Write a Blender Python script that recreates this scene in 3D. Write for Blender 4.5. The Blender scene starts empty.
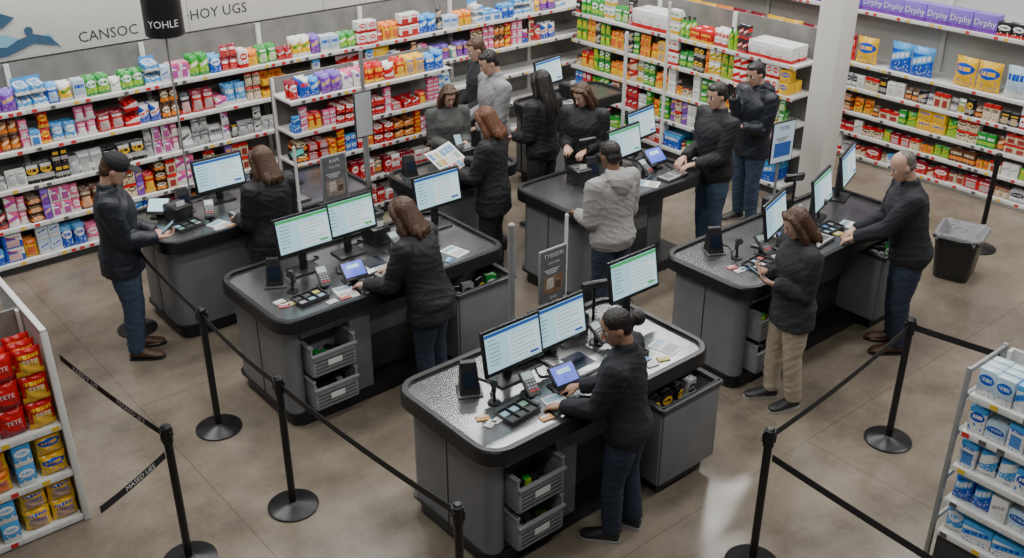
import bpy, bmesh, math, random
from mathutils import Vector, Matrix, kdtree, noise
RN = random.Random(11)
rad = math.radians
SC = bpy.context.scene
COL = SC.collection

# ------------------------------------------------------------ materials
MC = {}
def M(name, col, rough=.5, metal=0., emit=0., nz=0., ns=20., bump=0., bs=60., coat=0.):
    if name in MC: return MC[name]
    m = bpy.data.materials.new(name); m.use_nodes = True
    nt = m.node_tree; b = nt.nodes['Principled BSDF']
    c = (*col, 1)
    b.inputs['Base Color'].default_value = c
    b.inputs['Roughness'].default_value = rough
    b.inputs['Metallic'].default_value = metal
    if coat: b.inputs['Coat Weight'].default_value = coat
    if emit:
        b.inputs['Emission Color'].default_value = c
        b.inputs['Emission Strength'].default_value = emit
    tc = nt.nodes.new('ShaderNodeTexCoord')
    if nz:
        n = nt.nodes.new('ShaderNodeTexNoise'); n.inputs['Scale'].default_value = ns
        n.inputs['Detail'].default_value = 5
        nt.links.new(tc.outputs['Object'], n.inputs['Vector'])
        r = nt.nodes.new('ShaderNodeValToRGB')
        r.color_ramp.elements[0].position = .3; r.color_ramp.elements[1].position = .7
        r.color_ramp.elements[0].color = (*[max(0, x*(1-nz)) for x in col], 1)
        r.color_ramp.elements[1].color = (*[min(1, x*(1+nz)) for x in col], 1)
        nt.links.new(n.outputs['Fac'], r.inputs['Fac'])
        nt.links.new(r.outputs['Color'], b.inputs['Base Color'])
    if bump:
        n = nt.nodes.new('ShaderNodeTexNoise'); n.inputs['Scale'].default_value = bs
        n.inputs['Detail'].default_value = 4
        nt.links.new(tc.outputs['Object'], n.inputs['Vector'])
        bp = nt.nodes.new('ShaderNodeBump'); bp.inputs['Strength'].default_value = bump
        bp.inputs['Distance'].default_value = .02
        nt.links.new(n.outputs['Fac'], bp.inputs['Height'])
        nt.links.new(bp.outputs['Normal'], b.inputs['Normal'])
    MC[name] = m
    return m

def math_node(nt, op, a, b=None):
    n = nt.nodes.new('ShaderNodeMath'); n.operation = op
    for i, x in enumerate((a, b)):
        if x is None: continue
        if isinstance(x, (int, float)): n.inputs[i].default_value = x
        else: nt.links.new(x, n.inputs[i])
    return n.outputs[0]

def mix(nt, fac, a, b):
    n = nt.nodes.new('ShaderNodeMix'); n.data_type = 'RGBA'
    nt.links.new(fac, n.inputs[0])
    for i, x in ((6, a), (7, b)):
        if isinstance(x, tuple): n.inputs[i].default_value = (*x[:3], 1)
        else: nt.links.new(x, n.inputs[i])
    return n.outputs[2]

def pkg(name, c1, c2, c3, style=0, v=0, rough=.22):
    """printed package art built from generated coordinates: bands, badge, picture and fine print"""
    if name in MC: return MC[name]
    m = bpy.data.materials.new(name); m.use_nodes = True
    nt = m.node_tree; b = nt.nodes['Principled BSDF']
    b.inputs['Roughness'].default_value = rough
    tc = nt.nodes.new('ShaderNodeTexCoord'); sp = nt.nodes.new('ShaderNodeSeparateXYZ')
    nt.links.new(tc.outputs['Generated'], sp.inputs[0])
    x, y, z = sp.outputs
    mn = lambda op, a, b=None: math_node(nt, op, a, b)
    if style == 0: band = mn('GREATER_THAN', z, .78)
    elif style == 1: band = mn('LESS_THAN', mn('ABSOLUTE', mn('SUBTRACT', z, .3)), .12)
    elif style == 2: band = mn('GREATER_THAN', mn('ADD', z, mn('MULTIPLY', x, .6)), 1.05)
    else: band = mn('LESS_THAN', z, .22)
    col = mix(nt, band, c1, c2)
    nz = nt.nodes.new('ShaderNodeTexVoronoi'); nz.inputs['Scale'].default_value = 5+2*v
    mp = nt.nodes.new('ShaderNodeMapping'); mp.inputs['Location'].default_value = (v*3.1, style*1.7, 0)
    nt.links.new(tc.outputs['Generated'], mp.inputs[0]); nt.links.new(mp.outputs[0], nz.inputs['Vector'])
    c4 = tuple(min(1, a*.5+b2*.4+.03) for a, b2 in zip(c2, c3))
    pic = mn('MULTIPLY', mn('LESS_THAN', z, .42), mn('LESS_THAN', nz.outputs['Distance'], .33))
    pic = mn('MULTIPLY', pic, mn('LESS_THAN', mn('ABSOLUTE', mn('SUBTRACT', x, .5)), .42))
    col = mix(nt, pic, col, c4)
    wv = nt.nodes.new('ShaderNodeTexNoise'); wv.noise_dimensions = '1D'; wv.inputs['Scale'].default_value = 16
    nt.links.new(mn('ADD', x, v*1.37+style*.61), wv.inputs['W'])
    letters = mn('GREATER_THAN', wv.outputs['Fac'], .44)
    if v == 0:
        ex = mn('POWER', mn('MULTIPLY', mn('SUBTRACT', x, .5), 2.4), 2); ez = mn('POWER', mn('MULTIPLY', mn('SUBTRACT', z, .62), 5.2), 2)
        el = mn('LESS_THAN', mn('ADD', ex, ez), 1.0); col = mix(nt, el, col, c3)
        w = mn('MULTIPLY', mn('LESS_THAN', mn('ABSOLUTE', mn('SUBTRACT', z, .62)), .07), mn('LESS_THAN', mn('ABSOLUTE', mn('SUBTRACT', x, .5)), .3))
        col = mix(nt, mn('MULTIPLY', w, letters), col, c1)
    elif v == 1:
        w = mn('MULTIPLY', mn('LESS_THAN', mn('ABSOLUTE', mn('SUBTRACT', z, .66)), .1), mn('LESS_THAN', mn('ABSOLUTE', mn('SUBTRACT', x, .5)), .4))
        col = mix(nt, mn('MULTIPLY', w, letters), col, c3)
    elif v == 2:
        zz = mn('SUBTRACT', mn('SUBTRACT', z, mn('MULTIPLY', x, .25)), .45)
        col = mix(nt, mn('LESS_THAN', mn('ABSOLUTE', zz), .14), col, c2)
        w = mn('MULTIPLY', mn('LESS_THAN', mn('ABSOLUTE', zz), .08), mn('LESS_THAN', mn('ABSOLUTE', mn('SUBTRACT', x, .5)), .38))
        col = mix(nt, mn('MULTIPLY', w, letters), col, c3)
    elif v == 3:
        w = mn('MULTIPLY', mn('LESS_THAN', mn('ABSOLUTE', mn('SUBTRACT', z, .36)), .24), mn('LESS_THAN', mn('ABSOLUTE', mn('SUBTRACT', x, .5)), .33))
        col = mix(nt, w, col, c4)
        w = mn('MULTIPLY', mn('LESS_THAN', mn('ABSOLUTE', mn('SUBTRACT', z, .76)), .06), mn('LESS_THAN', mn('ABSOLUTE', mn('SUBTRACT', x, .5)), .36))
        col = mix(nt, mn('MULTIPLY', w, letters), col, c3)
    nt.links.new(col, b.inputs['Base Color'])
    MC[name] = m
    return m

RED=(.6,.012,.015); YEL=(.9,.52,.02); BLU=(.012,.09,.55); LBL=(.08,.36,.76); WHT=(.84,.84,.82); GRN=(.02,.3,.04)
LIM=(.3,.58,.03); PUR=(.2,.04,.42); ORG=(.88,.24,.02); PNK=(.76,.12,.28); BRN=(.12,.045,.02); BLK=(.02,.02,.024)
GRY=(.4,.4,.42); LAV=(.24,.14,.62); CRM=(.78,.68,.48); TEA=(.03,.33,.38); MAR=(.25,.01,.025)
PK = {
 'red': (RED,MAR,WHT,0),'redy': (RED,YEL,YEL,3),'yel': (YEL,ORG,RED,0),'yelb': (YEL,YEL,BLU,1),'blue': (BLU,LBL,WHT,0),
 'blur': (BLU,WHT,RED,2),'sky': (LBL,WHT,WHT,3),'pur': (PUR,LAV,YEL,0),'grn': (GRN,LIM,WHT,1),'lime': (LIM,GRN,YEL,2),
 'wht': (WHT,RED,RED,3),'whtb': (WHT,LBL,BLU,0),'whtg': (WHT,WHT,GRY,1),'org': (ORG,YEL,WHT,2),'pnk': (PNK,WHT,WHT,3),
 'brn': (BRN,ORG,CRM,1),'blk': (BLK,RED,WHT,3),'blkg': (BLK,GRY,YEL,1),'lav': (LAV,PUR,LAV,3),'crm': (CRM,RED,BRN,0),
 'tea': (TEA,WHT,YEL,0),'gry': (GRY,WHT,BLK,1),'rplain': (RED,MAR,RED,3),'whtp': (WHT,PNK,PUR,2),'whty': (WHT,YEL,GRN,1),'pale': ((.5,.66,.78),WHT,BLU,3)}
def pm(k, v=0):
    p = PK[k]; return pkg('package_%s_art%d' % (k, v), p[0], p[1], p[2], p[3], v)

# ------------------------------------------------------------ geometry
TXT = {}
def text_geo(s, size):
    if s not in TXT:
        cu = bpy.data.curves.new('t', 'FONT'); cu.body = s; cu.size = 1; cu.align_x = 'CENTER'; cu.align_y = 'CENTER'
        cu.resolution_u = 2
        ob = bpy.data.objects.new('t', cu); COL.objects.link(ob)
        bpy.context.view_layer.update()
        ev = ob.evaluated_get(bpy.context.evaluated_depsgraph_get())
        me = ev.to_mesh()
        TXT[s] = ([v.co.copy() for v in me.vertices], [tuple(p.vertices) for p in me.polygons])
        ev.to_mesh_clear(); bpy.data.objects.remove(ob); bpy.data.curves.remove(cu)
    v, f = TXT[s]
    return [p*size for p in v], f

def rrect(x0, y0, x1, y1, r, n=5):
    o = []
    for cx, cy, a0 in ((x1-r, y0+r, -90), (x1-r, y1-r, 0), (x0+r, y1-r, 90), (x0+r, y0+r, 180)):
        for i in range(n+1):
            a = rad(a0+90*i/n); o.append((cx+r*math.cos(a), cy+r*math.sin(a)))
    return o

class G:
    def __init__(s): s.v=[]; s.f=[]; s.m=[]; s.mats=[]
    def add(s, vs, fs, mat, X=None):
        if mat not in s.mats: s.mats.append(mat)
        k = s.mats.index(mat); o = len(s.v)
        for p in vs:
            p = Vector(p); s.v.append(tuple(X @ p if X else p))
        for f in fs: s.f.append(tuple(i+o for i in f)); s.m.append(k)
    def box(s, c, d, mat, bev=0., X=None, seg=2):
        if bev <= 0:
            x, y, z = [k/2 for k in d]
            vs = [(c[0]+a*x, c[1]+b*y, c[2]+e*z) for e in (-1, 1) for a, b in ((-1,-1),(1,-1),(1,1),(-1,1))]
            fs = [(3,2,1,0),(4,5,6,7),(0,1,5,4),(1,2,6,5),(2,3,7,6),(3,0,4,7)]
        else:
            bm = bmesh.new(); bmesh.ops.create_cube(bm, size=1)
            for v in bm.verts: v.co = Vector((v.co.x*d[0]+c[0], v.co.y*d[1]+c[1], v.co.z*d[2]+c[2]))
            bmesh.ops.bevel(bm, geom=bm.edges[:], offset=min(bev, min(d)*.45), segments=seg, affect='EDGES', profile=.5)
            bm.verts.index_update()
            vs = [v.co.copy() for v in bm.verts]; fs = [tuple(v.index for v in f.verts) for f in bm.faces]; bm.free()
        s.add(vs, fs, mat, X)
    def prism(s, pts, z0, z1, mat, X=None):
        n = len(pts)
        vs = [(p[0], p[1], z0) for p in pts]+[(p[0], p[1], z1) for p in pts]
        fs = [tuple(range(n-1, -1, -1)), tuple(range(n, 2*n))]+[(i, (i+1)%n, n+(i+1)%n, n+i) for i in range(n)]
        s.add(vs, fs, mat, X)
    def rloft(s, rings, mat):
        vs = []; fs = []; n = 24
        for hx, hy, r, z in rings: vs += [(*p, z) for p in rrect(-hx, -hy, hx, hy, r)]
        for k in range(len(rings)-1):
            for i in range(n): fs.append((k*n+i, k*n+(i+1)%n, (k+1)*n+(i+1)%n, (k+1)*n+i))
        fs.append(tuple(range(n-1, -1, -1))); fs.append(tuple((len(rings)-1)*n+i for i in range(n)))
        s.add(vs, fs, mat)
    def ring(s, o, i_, z0, z1, mat, ch=0.):
        n = len(o)
        L = [[(*p, z0) for p in o], [(*p, z1-ch) for p in o]]
        if ch:
            cx = sum(p[0] for p in o)/n; cy = sum(p[1] for p in o)/n
            L.append([((p[0]-cx)*(1-ch*.9)+cx, (p[1]-cy)*(1-ch*.9)+cy, z1) for p in o])
        L += [[(*p, z1) for p in i_], [(*p, z0) for p in i_]]
        m = len(L); vs = [p for l in L for p in l]; fs = []
        for a in range(n):
            b = (a+1) % n
            for k in range(m):
                k2 = (k+1) % m
                fs.append((k*n+a, k*n+b, k2*n+b, k2*n+a))
        s.add(vs, fs, mat)
    def cyl(s, p0, p1, r0, r1, mat, n=20, cap=True):
        p0 = Vector(p0); p1 = Vector(p1); d = (p1-p0).normalized()
        a = d.orthogonal().normalized(); b = d.cross(a)
        vs = []
        for p, r in ((p0, r0), (p1, r1)):
            for i in range(n):
                t = 2*math.pi*i/n; vs.append(p+a*math.cos(t)*r+b*math.sin(t)*r)
        fs = [(i, (i+1)%n, n+(i+1)%n, n+i) for i in range(n)]
        if cap: fs += [tuple(range(n-1, -1, -1)), tuple(range(n, 2*n))]
        s.add(vs, fs, mat)
    def lathe(s, prof, mat, n=20, c=(0, 0)):
        vs = []; fs = []
        for r, z in prof:
            for i in range(n):
                t = 2*math.pi*i/n; vs.append((c[0]+r*math.cos(t), c[1]+r*math.sin(t), z))
        for k in range(len(prof)-1):
            for i in range(n): fs.append((k*n+i, k*n+(i+1)%n, (k+1)*n+(i+1)%n, (k+1)*n+i))
        fs.append(tuple(range(n-1, -1, -1))); fs.append(tuple((len(prof)-1)*n+i for i in range(n)))
        s.add(vs, fs, mat)
    def text(s, t, size, X, mat, sx=1.):
        v, f = text_geo(t, size)
        s.add([Vector((p.x*sx, p.y, p.z)) for p in v], f, mat, X)
    def loft(s, rings, mat, n=16, sub=3):
        R = [(Vector(c), Vector(a), Vector(b)) for c, a, b in rings]
        if sub > 1 and len(R) > 2:
            o = []
            for i in range(len(R)-1):
                P = [R[max(i-1, 0)], R[i], R[i+1], R[min(i+2, len(R)-1)]]
                for k in range(sub):
                    t = k/sub; t2 = t*t; t3 = t2*t
                    w = (-.5*t3+t2-.5*t, 1.5*t3-2.5*t2+1, -1.5*t3+2*t2+.5*t, .5*t3-.5*t2)
                    o.append(tuple(sum((P[j][q]*w[j] for j in range(4)), Vector((0, 0, 0))) for q in range(3)))
            o.append(R[-1]); R = o
        vs = []; fs = []
        for c, a, b in R:
            for i in range(n):
                t = 2*math.pi*i/n; vs.append(c+a*math.cos(t)+b*math.sin(t))
        L = len(R)
        for k in range(L-1):
            for i in range(n): fs.append((k*n+i, k*n+(i+1)%n, (k+1)*n+(i+1)%n, (k+1)*n+i))
        fs.append(tuple(range(n-1, -1, -1))); fs.append(tuple((L-1)*n+i for i in range(n)))
        s.add(vs, fs, mat)
    def tube(s, pts, rs, mat, n=12, sub=3):
        P = [Vector(p) for p in pts]; rings = []; a = None
        for i, p in enumerate(P):
            d = (P[min(i+1, len(P)-1)]-P[max(i-1, 0)]).normalized()
            if a is None: a = d.orthogonal().normalized()
            else: a = (a-d*a.dot(d)).normalized()
            b = d.cross(a); r = rs[i]
            rings.append((p, a*r, b*r))
        s.loft(rings, mat, n, sub)
    def ball(s, c, r, mat, X=None, n=14):
        rings = []
        for k in range(9):
            t = math.pi*k/8-math.pi/2; q = max(math.cos(t), .05)
            rings.append((Vector((c[0], c[1], c[2]+r[2]*math.sin(t))), Vector((r[0]*q, 0, 0)), Vector((0, r[1]*q, 0))))
        if X: rings = [(X@a, X.to_3x3()@b, X.to_3x3()@d) for a, b, d in rings]
        s.loft(rings, mat, n, 1)
    def mesh(s, name='mesh', ang=35):
        me = bpy.data.meshes.new(name); me.from_pydata(s.v, [], s.f)
        for m in s.mats: me.materials.append(m)
        me.polygons.foreach_set('material_index', s.m)
        me.polygons.foreach_set('use_smooth', [True]*len(s.f))
        me.update()
        try: me.set_sharp_from_angle(angle=rad(ang))
        except Exception: pass
        return me

def root(name, label, cat, loc=(0, 0, 0), yaw=0., group=None, mesh=None):
    o = bpy.data.objects.new(name, mesh)
    o.location = loc; o.rotation_euler = (0, 0, rad(yaw))
    if mesh is None: o.empty_display_size = .1
    o['label'] = label; o['category'] = cat
    if group: o['group'] = group
    COL.objects.link(o); return o
def part(name, g, par, label=None, loc=(0, 0, 0), rot=(0, 0, 0)):
    me = g.mesh(name) if isinstance(g, G) else g
    o = bpy.data.objects.new(name, me); o.parent = par; o.location = loc; o.rotation_euler = rot
    if label: o['label'] = label
    COL.objects.link(o); return o
def struct(name, g):
    o = bpy.data.objects.new(name, g.mesh(name)); o['kind'] = 'structure'; COL.objects.link(o); return o
def front(x, y, z, rx=90):
    return Matrix.Translation((x, y, z)) @ Matrix.Rotation(rad(rx), 4, 'X')

# common materials
m_black = M('black_plastic', (.015, .015, .017), .36, nz=.3, ns=30)
m_rubber = M('black_rubber_edge', (.011, .011, .013), .36, nz=.2)
m_dgrey = M('dark_grey_plastic', (.045, .047, .052), .4, nz=.15, ns=15)
m_body = M('grey_laminate_panel', (.165, .169, .181), .4, nz=.08, ns=6, bump=.04, bs=200)
m_body2 = M('dark_laminate_panel', (.05, .051, .056), .45, nz=.15, ns=6)
m_bin = M('grey_bin_plastic', (.27, .275, .29), .4, nz=.08)
m_white = M('white_enamel', (.68, .68, .66), .4, nz=.05, ns=4)
m_panelw = M('white_panel', (.54, .54, .52), .6, nz=.06, ns=3)
m_back = M('shade_grey_shelf_back', (.2, .195, .185), .7, nz=.2, ns=5)  # back panel colour darkened to carry the shade between products
m_chrome = M('brushed_metal', (.45, .45, .46), .3, 1., nz=.1)
m_pole = M('grey_painted_metal', (.3, .31, .31), .4, .3, nz=.08)
m_paper = M('white_paper', (.7, .7, .68), .7, nz=.03)
m_screen = M('lit_screen_pale', (.36, .58, .66), .3, emit=.78, nz=.1, ns=3)
m_sblue = M('lit_screen_blue_bar', (.02, .09, .33), .3, emit=.6)
m_sgreen = M('lit_screen_green_bar', (.04, .35, .1), .3, emit=.7)
m_sgrey = M('lit_screen_grey_lines', (.18, .3, .36), .3, emit=.4)
m_swht = M('lit_screen_white', (.6, .73, .76), .3, emit=.7)
m_sdark = M('dark_screen', (.01, .015, .03), .12, nz=.3)
m_spurp = M('lit_screen_violet', (.08, .12, .6), .3, emit=.9, nz=.4, ns=14)
m_wtxt = M('white_lettering', (.75, .75, .75), .5)
m_btxt = M('dark_lettering', (.04, .045, .05), .5)

def steel():
    m = bpy.data.materials.new('brushed_steel_top'); m.use_nodes = True; nt = m.node_tree
    b = nt.nodes['Principled BSDF']; b.inputs['Metallic'].default_value = .9; b.inputs['Roughness'].default_value = .25
    tc = nt.nodes.new('ShaderNodeTexCoord')
    mp = nt.nodes.new('ShaderNodeMapping'); mp.inputs['Scale'].default_value = (4, 160, 4)
    nt.links.new(tc.outputs['Object'], mp.inputs[0])
    v = nt.nodes.new('ShaderNodeTexNoise'); v.inputs['Scale'].default_value = 1.5; v.inputs['Detail'].default_value = 6; nt.links.new(mp.outputs[0], v.inputs['Vector'])
    n = nt.nodes.new('ShaderNodeTexNoise'); n.inputs['Scale'].default_value = 4; n.inputs['Detail'].default_value = 6; nt.links.new(tc.outputs['Object'], n.inputs['Vector'])
    r = nt.nodes.new('ShaderNodeValToRGB'); r.color_ramp.elements[0].color = (.15, .153, .16, 1); r.color_ramp.elements[1].color = (.32, .325, .335, 1)
    r.color_ramp.elements[0].position = .3; r.color_ramp.elements[1].position = .7
    mx = math_node(nt, 'ADD', math_node(nt, 'MULTIPLY', v.outputs['Fac'], .35), math_node(nt, 'MULTIPLY', n.outputs['Fac'], .65))
    nt.links.new(mx, r.inputs['Fac']); nt.links.new(r.outputs['Color'], b.inputs['Base Color'])
    return m
m_steel = steel()

# ------------------------------------------------------------ setting
def floor_mat():
    m = bpy.data.materials.new('polished_concrete'); m.use_nodes = True; nt = m.node_tree
    b = nt.nodes['Principled BSDF']
    tc = nt.nodes.new('ShaderNodeTexCoord')
    def N(sc, det, ro=.5):
        n = nt.nodes.new('ShaderNodeTexNoise'); n.inputs['Scale'].default_value = sc; n.inputs['Detail'].default_value = det; n.inputs['Roughness'].default_value = ro
        nt.links.new(tc.outputs['Object'], n.inputs['Vector']); return n
    n = N(.9, 10, .68); n2 = N(26, 4); n3 = N(2.6, 6)
    br = nt.nodes.new('ShaderNodeTexBrick'); br.offset = 0; br.inputs['Scale'].default_value = 1
    br.inputs['Brick Width'].default_value = 3.6; br.inputs['Row Height'].default_value = 3.6; br.inputs['Mortar Size'].default_value = .004
    br.inputs['Color1'].default_value = (1, 1, 1, 1); br.inputs['Color2'].default_value = (1, 1, 1, 1); br.inputs['Mortar'].default_value = (.66, .64, .62, 1)
    mp = nt.nodes.new('ShaderNodeMapping'); mp.inputs['Location'].default_value = (1.55, .25, 0)
    nt.links.new(tc.outputs['Object'], mp.inputs[0]); nt.links.new(mp.outputs[0], br.inputs['Vector'])
    r = nt.nodes.new('ShaderNodeValToRGB')
    r.color_ramp.elements[0].position = .35; r.color_ramp.elements[0].color = (.1, .08, .06, 1)
    r.color_ramp.elements[1].position = .64; r.color_ramp.elements[1].color = (.26, .218, .168, 1)
    f = math_node(nt, 'ADD', math_node(nt, 'MULTIPLY', n.outputs['Fac'], .6), math_node(nt, 'ADD', math_node(nt, 'MULTIPLY', n2.outputs['Fac'], .1), math_node(nt, 'MULTIPLY', n3.outputs['Fac'], .3)))
    nt.links.new(f, r.inputs['Fac'])
    mx = nt.nodes.new('ShaderNodeMix'); mx.data_type = 'RGBA'; mx.blend_type = 'MULTIPLY'; mx.inputs[0].default_value = 1
    nt.links.new(r.outputs['Color'], mx.inputs[6]); nt.links.new(br.outputs['Color'], mx.inputs[7])
    nt.links.new(mx.outputs[2], b.inputs['Base Color'])
    rr = nt.nodes.new('ShaderNodeMapRange'); rr.inputs[3].default_value = .12; rr.inputs[4].default_value = .33
    nt.links.new(n3.outputs['Fac'], rr.inputs[0]); nt.links.new(rr.outputs[0], b.inputs['Roughness'])
    b.inputs['Specular IOR Level'].default_value = .5
    return m
g = G(); g.box((4.3, 4, -.05), (16.6, 14.2, .1), floor_mat()); struct('floor', g)

def peg_mat():
    m = bpy.data.materials.new('white_pegboard'); m.use_nodes = True; nt = m.node_tree
    b = nt.nodes['Principled BSDF']; b.inputs['Roughness'].default_value = .6
    tc = nt.nodes.new('ShaderNodeTexCoord'); sp = nt.nodes.new('ShaderNodeSeparateXYZ'); nt.links.new(tc.outputs['Object'], sp.inputs[0])
    sx = math_node(nt, 'SINE', math_node(nt, 'MULTIPLY', sp.outputs[0], 90)); sz = math_node(nt, 'SINE', math_node(nt, 'MULTIPLY', sp.outputs[2], 90))
    d = math_node(nt, 'GREATER_THAN', math_node(nt, 'MULTIPLY', sx, sz), .7)
    nt.links.new(mix(nt, d, (.58, .57, .54), (.3, .29, .28)), b.inputs['Base Color'])
    return m
m_peg = peg_mat()
g = G(); g.box((4.3, 10.45, 1.7), (16.6, .12, 3.4), m_peg); struct('wall_left', g)
g = G(); g.box((11.75, 5, 1.15), (.12, 11, 2.3), m_panelw); g.box((11.75, 5, 2.85), (.12, 11, 1.1), M('maroon_wall_band', (.06, .012, .018), .6, nz=.2)); struct('wall_back', g)
g = G(); g.box((4.3, 10.375, .05), (16.6, .03, .1), m_body2); struct('baseboard_left', g)

g = G(); g.box((0, 0, 1.9), (.28, .28, 3.8), M('white_column_paint', (.76, .75, .71), .45, nz=.04, ns=2), bev=.015)
g.box((0, 0, .06), (.32, .32, .12), m_body2, bev=.01)
o = struct('trim_1', g); o.location = (9.4, 5.98, 0)

# wall sign band
g = G()
m_cream = M('cream_sign_board', (.64, .63, .59), .6, nz=.03)
g.box((4.95, 0, 2.4), (6.2, .03, .9), m_cream, bev=.005)
for x in (4.3, 5.9): g.box((x, -.0155, 2.4), (.008, .002, .9), M('board_joint', (.3, .3, .29), .6))
w = root('wall_sign_board', 'long cream store banner board with dark lettering', 'sign', (0, 10.36, 0))
part('board', g, w)
g = G()
g.text('CANSOC', .145, front(3.46, -.018, 2.06), m_btxt); g.text('·HOY UGS', .15, front(4.62, -.018, 2.11), m_btxt)
g.text('YOI DI', .13, front(7.2, -.018, 2.13), m_btxt)
part('lettering', g, w, 'dark capital letters')
g = G()
mt = M('navy_sign_paint', (.04, .1, .17), .5, nz=.1); mt2 = M('pale_blue_sign_paint', (.2, .42, .55), .5)
for k, (x, z, r1, m_) in enumerate(((5.35, 2.28, .12, mt), (5.35, 2.28, .1, m_cream), (2.88, 2.1, .05, mt2), (2.72, 2.2, .04, mt))):
    g.cyl((x, -.017-.0015*(k+1), z), (x, -.0185-.0015*(k+1), z), r1, r1, m_, 28)
def swoosh(g, pts, m_, y): g.prism(pts, 0, .002, m_, Matrix.Translation((0, y, 0)) @ Matrix.Rotation(rad(90), 4, 'X'))
swoosh(g, [(1.9,2.02),(2.2,1.98),(2.5,2.0),(2.75,2.08),(2.95,2.03),(3.0,1.99),(2.9,2.12),(2.75,2.17),(2.6,2.13),(2.4,2.15),(2.15,2.2),(1.9,2.22)], mt, -.028)
swoosh(g, [(1.9,2.32),(2.25,2.3),(2.5,2.26),(2.62,2.34),(2.45,2.42),(2.2,2.46),(1.9,2.5)], mt, -.028)
swoosh(g, [(2.3,2.1),(2.5,2.08),(2.62,2.14),(2.5,2.2),(2.32,2.18)], mt2, -.031)
part('painted_emblem', g, w, 'navy and pale blue swirl emblem')

# ------------------------------------------------------------ shelving
def bay(S, T, yaw, w, depth, levels, H, lab, group, panel=m_back):
    r = root('shelving_unit', lab, 'shelf', (S, T, 0), yaw, group)
    g = G(); g.box((w/2, depth+.012, H/2), (w-.002, .02, H), panel); part('back_panel', g, r)
    for x in (.012, w-.012):
        g = G(); g.box((x, depth-.02, H/2), (.022, .04, H), m_white, bev=.003); part('upright', g, r)
    z0 = min(levels)
    g = G(); g.box((w/2, depth/2+.01, (z0-.028)/2), (w-.002, depth-.03, z0-.028), m_body2 if z0 > .09 else m_white); part('base_plinth', g, r)
    for z in levels:
        g = G(); g.box((w/2, depth/2, z-.014), (w-.004, depth, .028), m_white, bev=.003)
        sh = part('shelf', g, r)
        g = G(); g.box((w/2, -.006, z-.018), (w-.004, .01, .042), m_white, bev=.002)
        n = int(w/.1)
        for i in range(n):
            x = (i+.5)*w/n+RN.uniform(-.02, .02)
            g.box((x, -.0125, z-.018), (.045, .002, .03), RN.choice([m_paper, m_paper, m_paper, M('yellow_price_tag', (.75, .5, .03), .6), M('red_price_tag', (.6, .03, .03), .6), M('dark_price_tag', (.1, .1, .1), .6)]))
        part('price_rail', g, sh, 'white price rail with small tags')
    return r

# product meshes ------------------------------------------------
PM = {}
def bag_geo(g, w, h, d, mat, nx=7, nz=9, lean=0., crumple=0.):
    vs = []; fs = []
    for sgn in (-1, 1):
        for k in range(nz):
            z = k/(nz-1)
            for i in range(nx):
                x = i/(nx-1)*2-1
                bz = 0 if k in (0, nz-1) else (math.sin(math.pi*(z*.86+.07)))**.55
                bx = (1-abs(x)**3.2)
                ww = w/2*(1-.07*math.sin(math.pi*z))
                y = sgn*d/2*(bz*bx if 0 < k < nz-1 else .03)
                y += .07*d*math.sin(x*5+k*1.3)*bx+lean*z
                if crumple and 0 < k < nz-1: y += crumple*noise.noise(Vector((x*2.3, z*5, sgn*2)))*bx
                vs.append((x*ww, y, z*h))
    q = nx*nz
    for k in range(nz-1):
        for i in range(nx-1):
            a = k*nx+i
            fs.append((a, a+1, a+nx+1, a+nx)); fs.append((q+a+1, q+a, q+a+nx, q+a+nx+1))
    for k in range(nz-1):
        a = k*nx; b = k*nx+nx-1
        fs.append((a, a+nx, q+a+nx, q+a)); fs.append((b+nx, b, q+b, q+b+nx))
    fs.append(tuple(range(0, nx))+tuple(q+i for i in range(nx-1, -1, -1)))
    fs.append(tuple((nz-1)*nx+i for i in range(nx-1, -1, -1))+tuple(q+(nz-1)*nx+i for i in range(nx)))
    g.add(vs, fs, mat)
DIM = {'candy_bag': (.12, .19, .07), 'chip_bag': (.27, .33, .12), 'candy_box': (.1, .17, .06), 'snack_carton': (.13, .12, .12), 'tea_box': (.075, .16, .08),
       'bar_tray': (.12, .1, .17), 'drink_bottle': (.075, .27, .075), 'jar': (.085, .14, .085), 'blister_pack': (.085, .17, .025), 'gum_pack': (.075, .09, .05),
       'magazine': (.13, .2, .012), 'big_box': (.27, .2, .14), 'multipack': (.17, .14, .12), 'can': (.07, .12, .07), 'pouch': (.09, .15, .05), 'display_box': (.15, .15, .13),
       'share_bag': (.165, .185, .085), 'share_box': (.11, .185, .085)}
CATS = {'candy_bag': 'candy', 'chip_bag': 'snack', 'candy_box': 'candy', 'snack_carton': 'snack', 'tea_box': 'box', 'bar_tray': 'candy', 'drink_bottle': 'bottle',
        'jar': 'jar', 'blister_pack': 'packet', 'gum_pack': 'gum', 'magazine': 'magazine', 'big_box': 'box', 'multipack': 'snack', 'can': 'can', 'pouch': 'candy', 'display_box': 'candy', 'share_bag': 'candy', 'share_box': 'candy'}
NAMES = {'yel': 'yellow and orange', 'yelb': 'yellow', 'blue': 'blue', 'blur': 'blue and red', 'red': 'red', 'redy': 'red and yellow', 'sky': 'pale blue',
         'pur': 'purple', 'grn': 'green', 'lime': 'lime green', 'wht': 'white and red', 'whtb': 'white and blue', 'whtg': 'white and grey', 'org': 'orange', 'pnk': 'pink', 'brn': 'brown',
         'blk': 'black and red', 'blkg': 'black', 'lav': 'purple', 'crm': 'cream', 'tea': 'teal', 'gry': 'grey', 'rplain': 'glossy red', 'whtp': 'white and pink', 'whty': 'white and yellow', 'pale': 'pale blue'}
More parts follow.
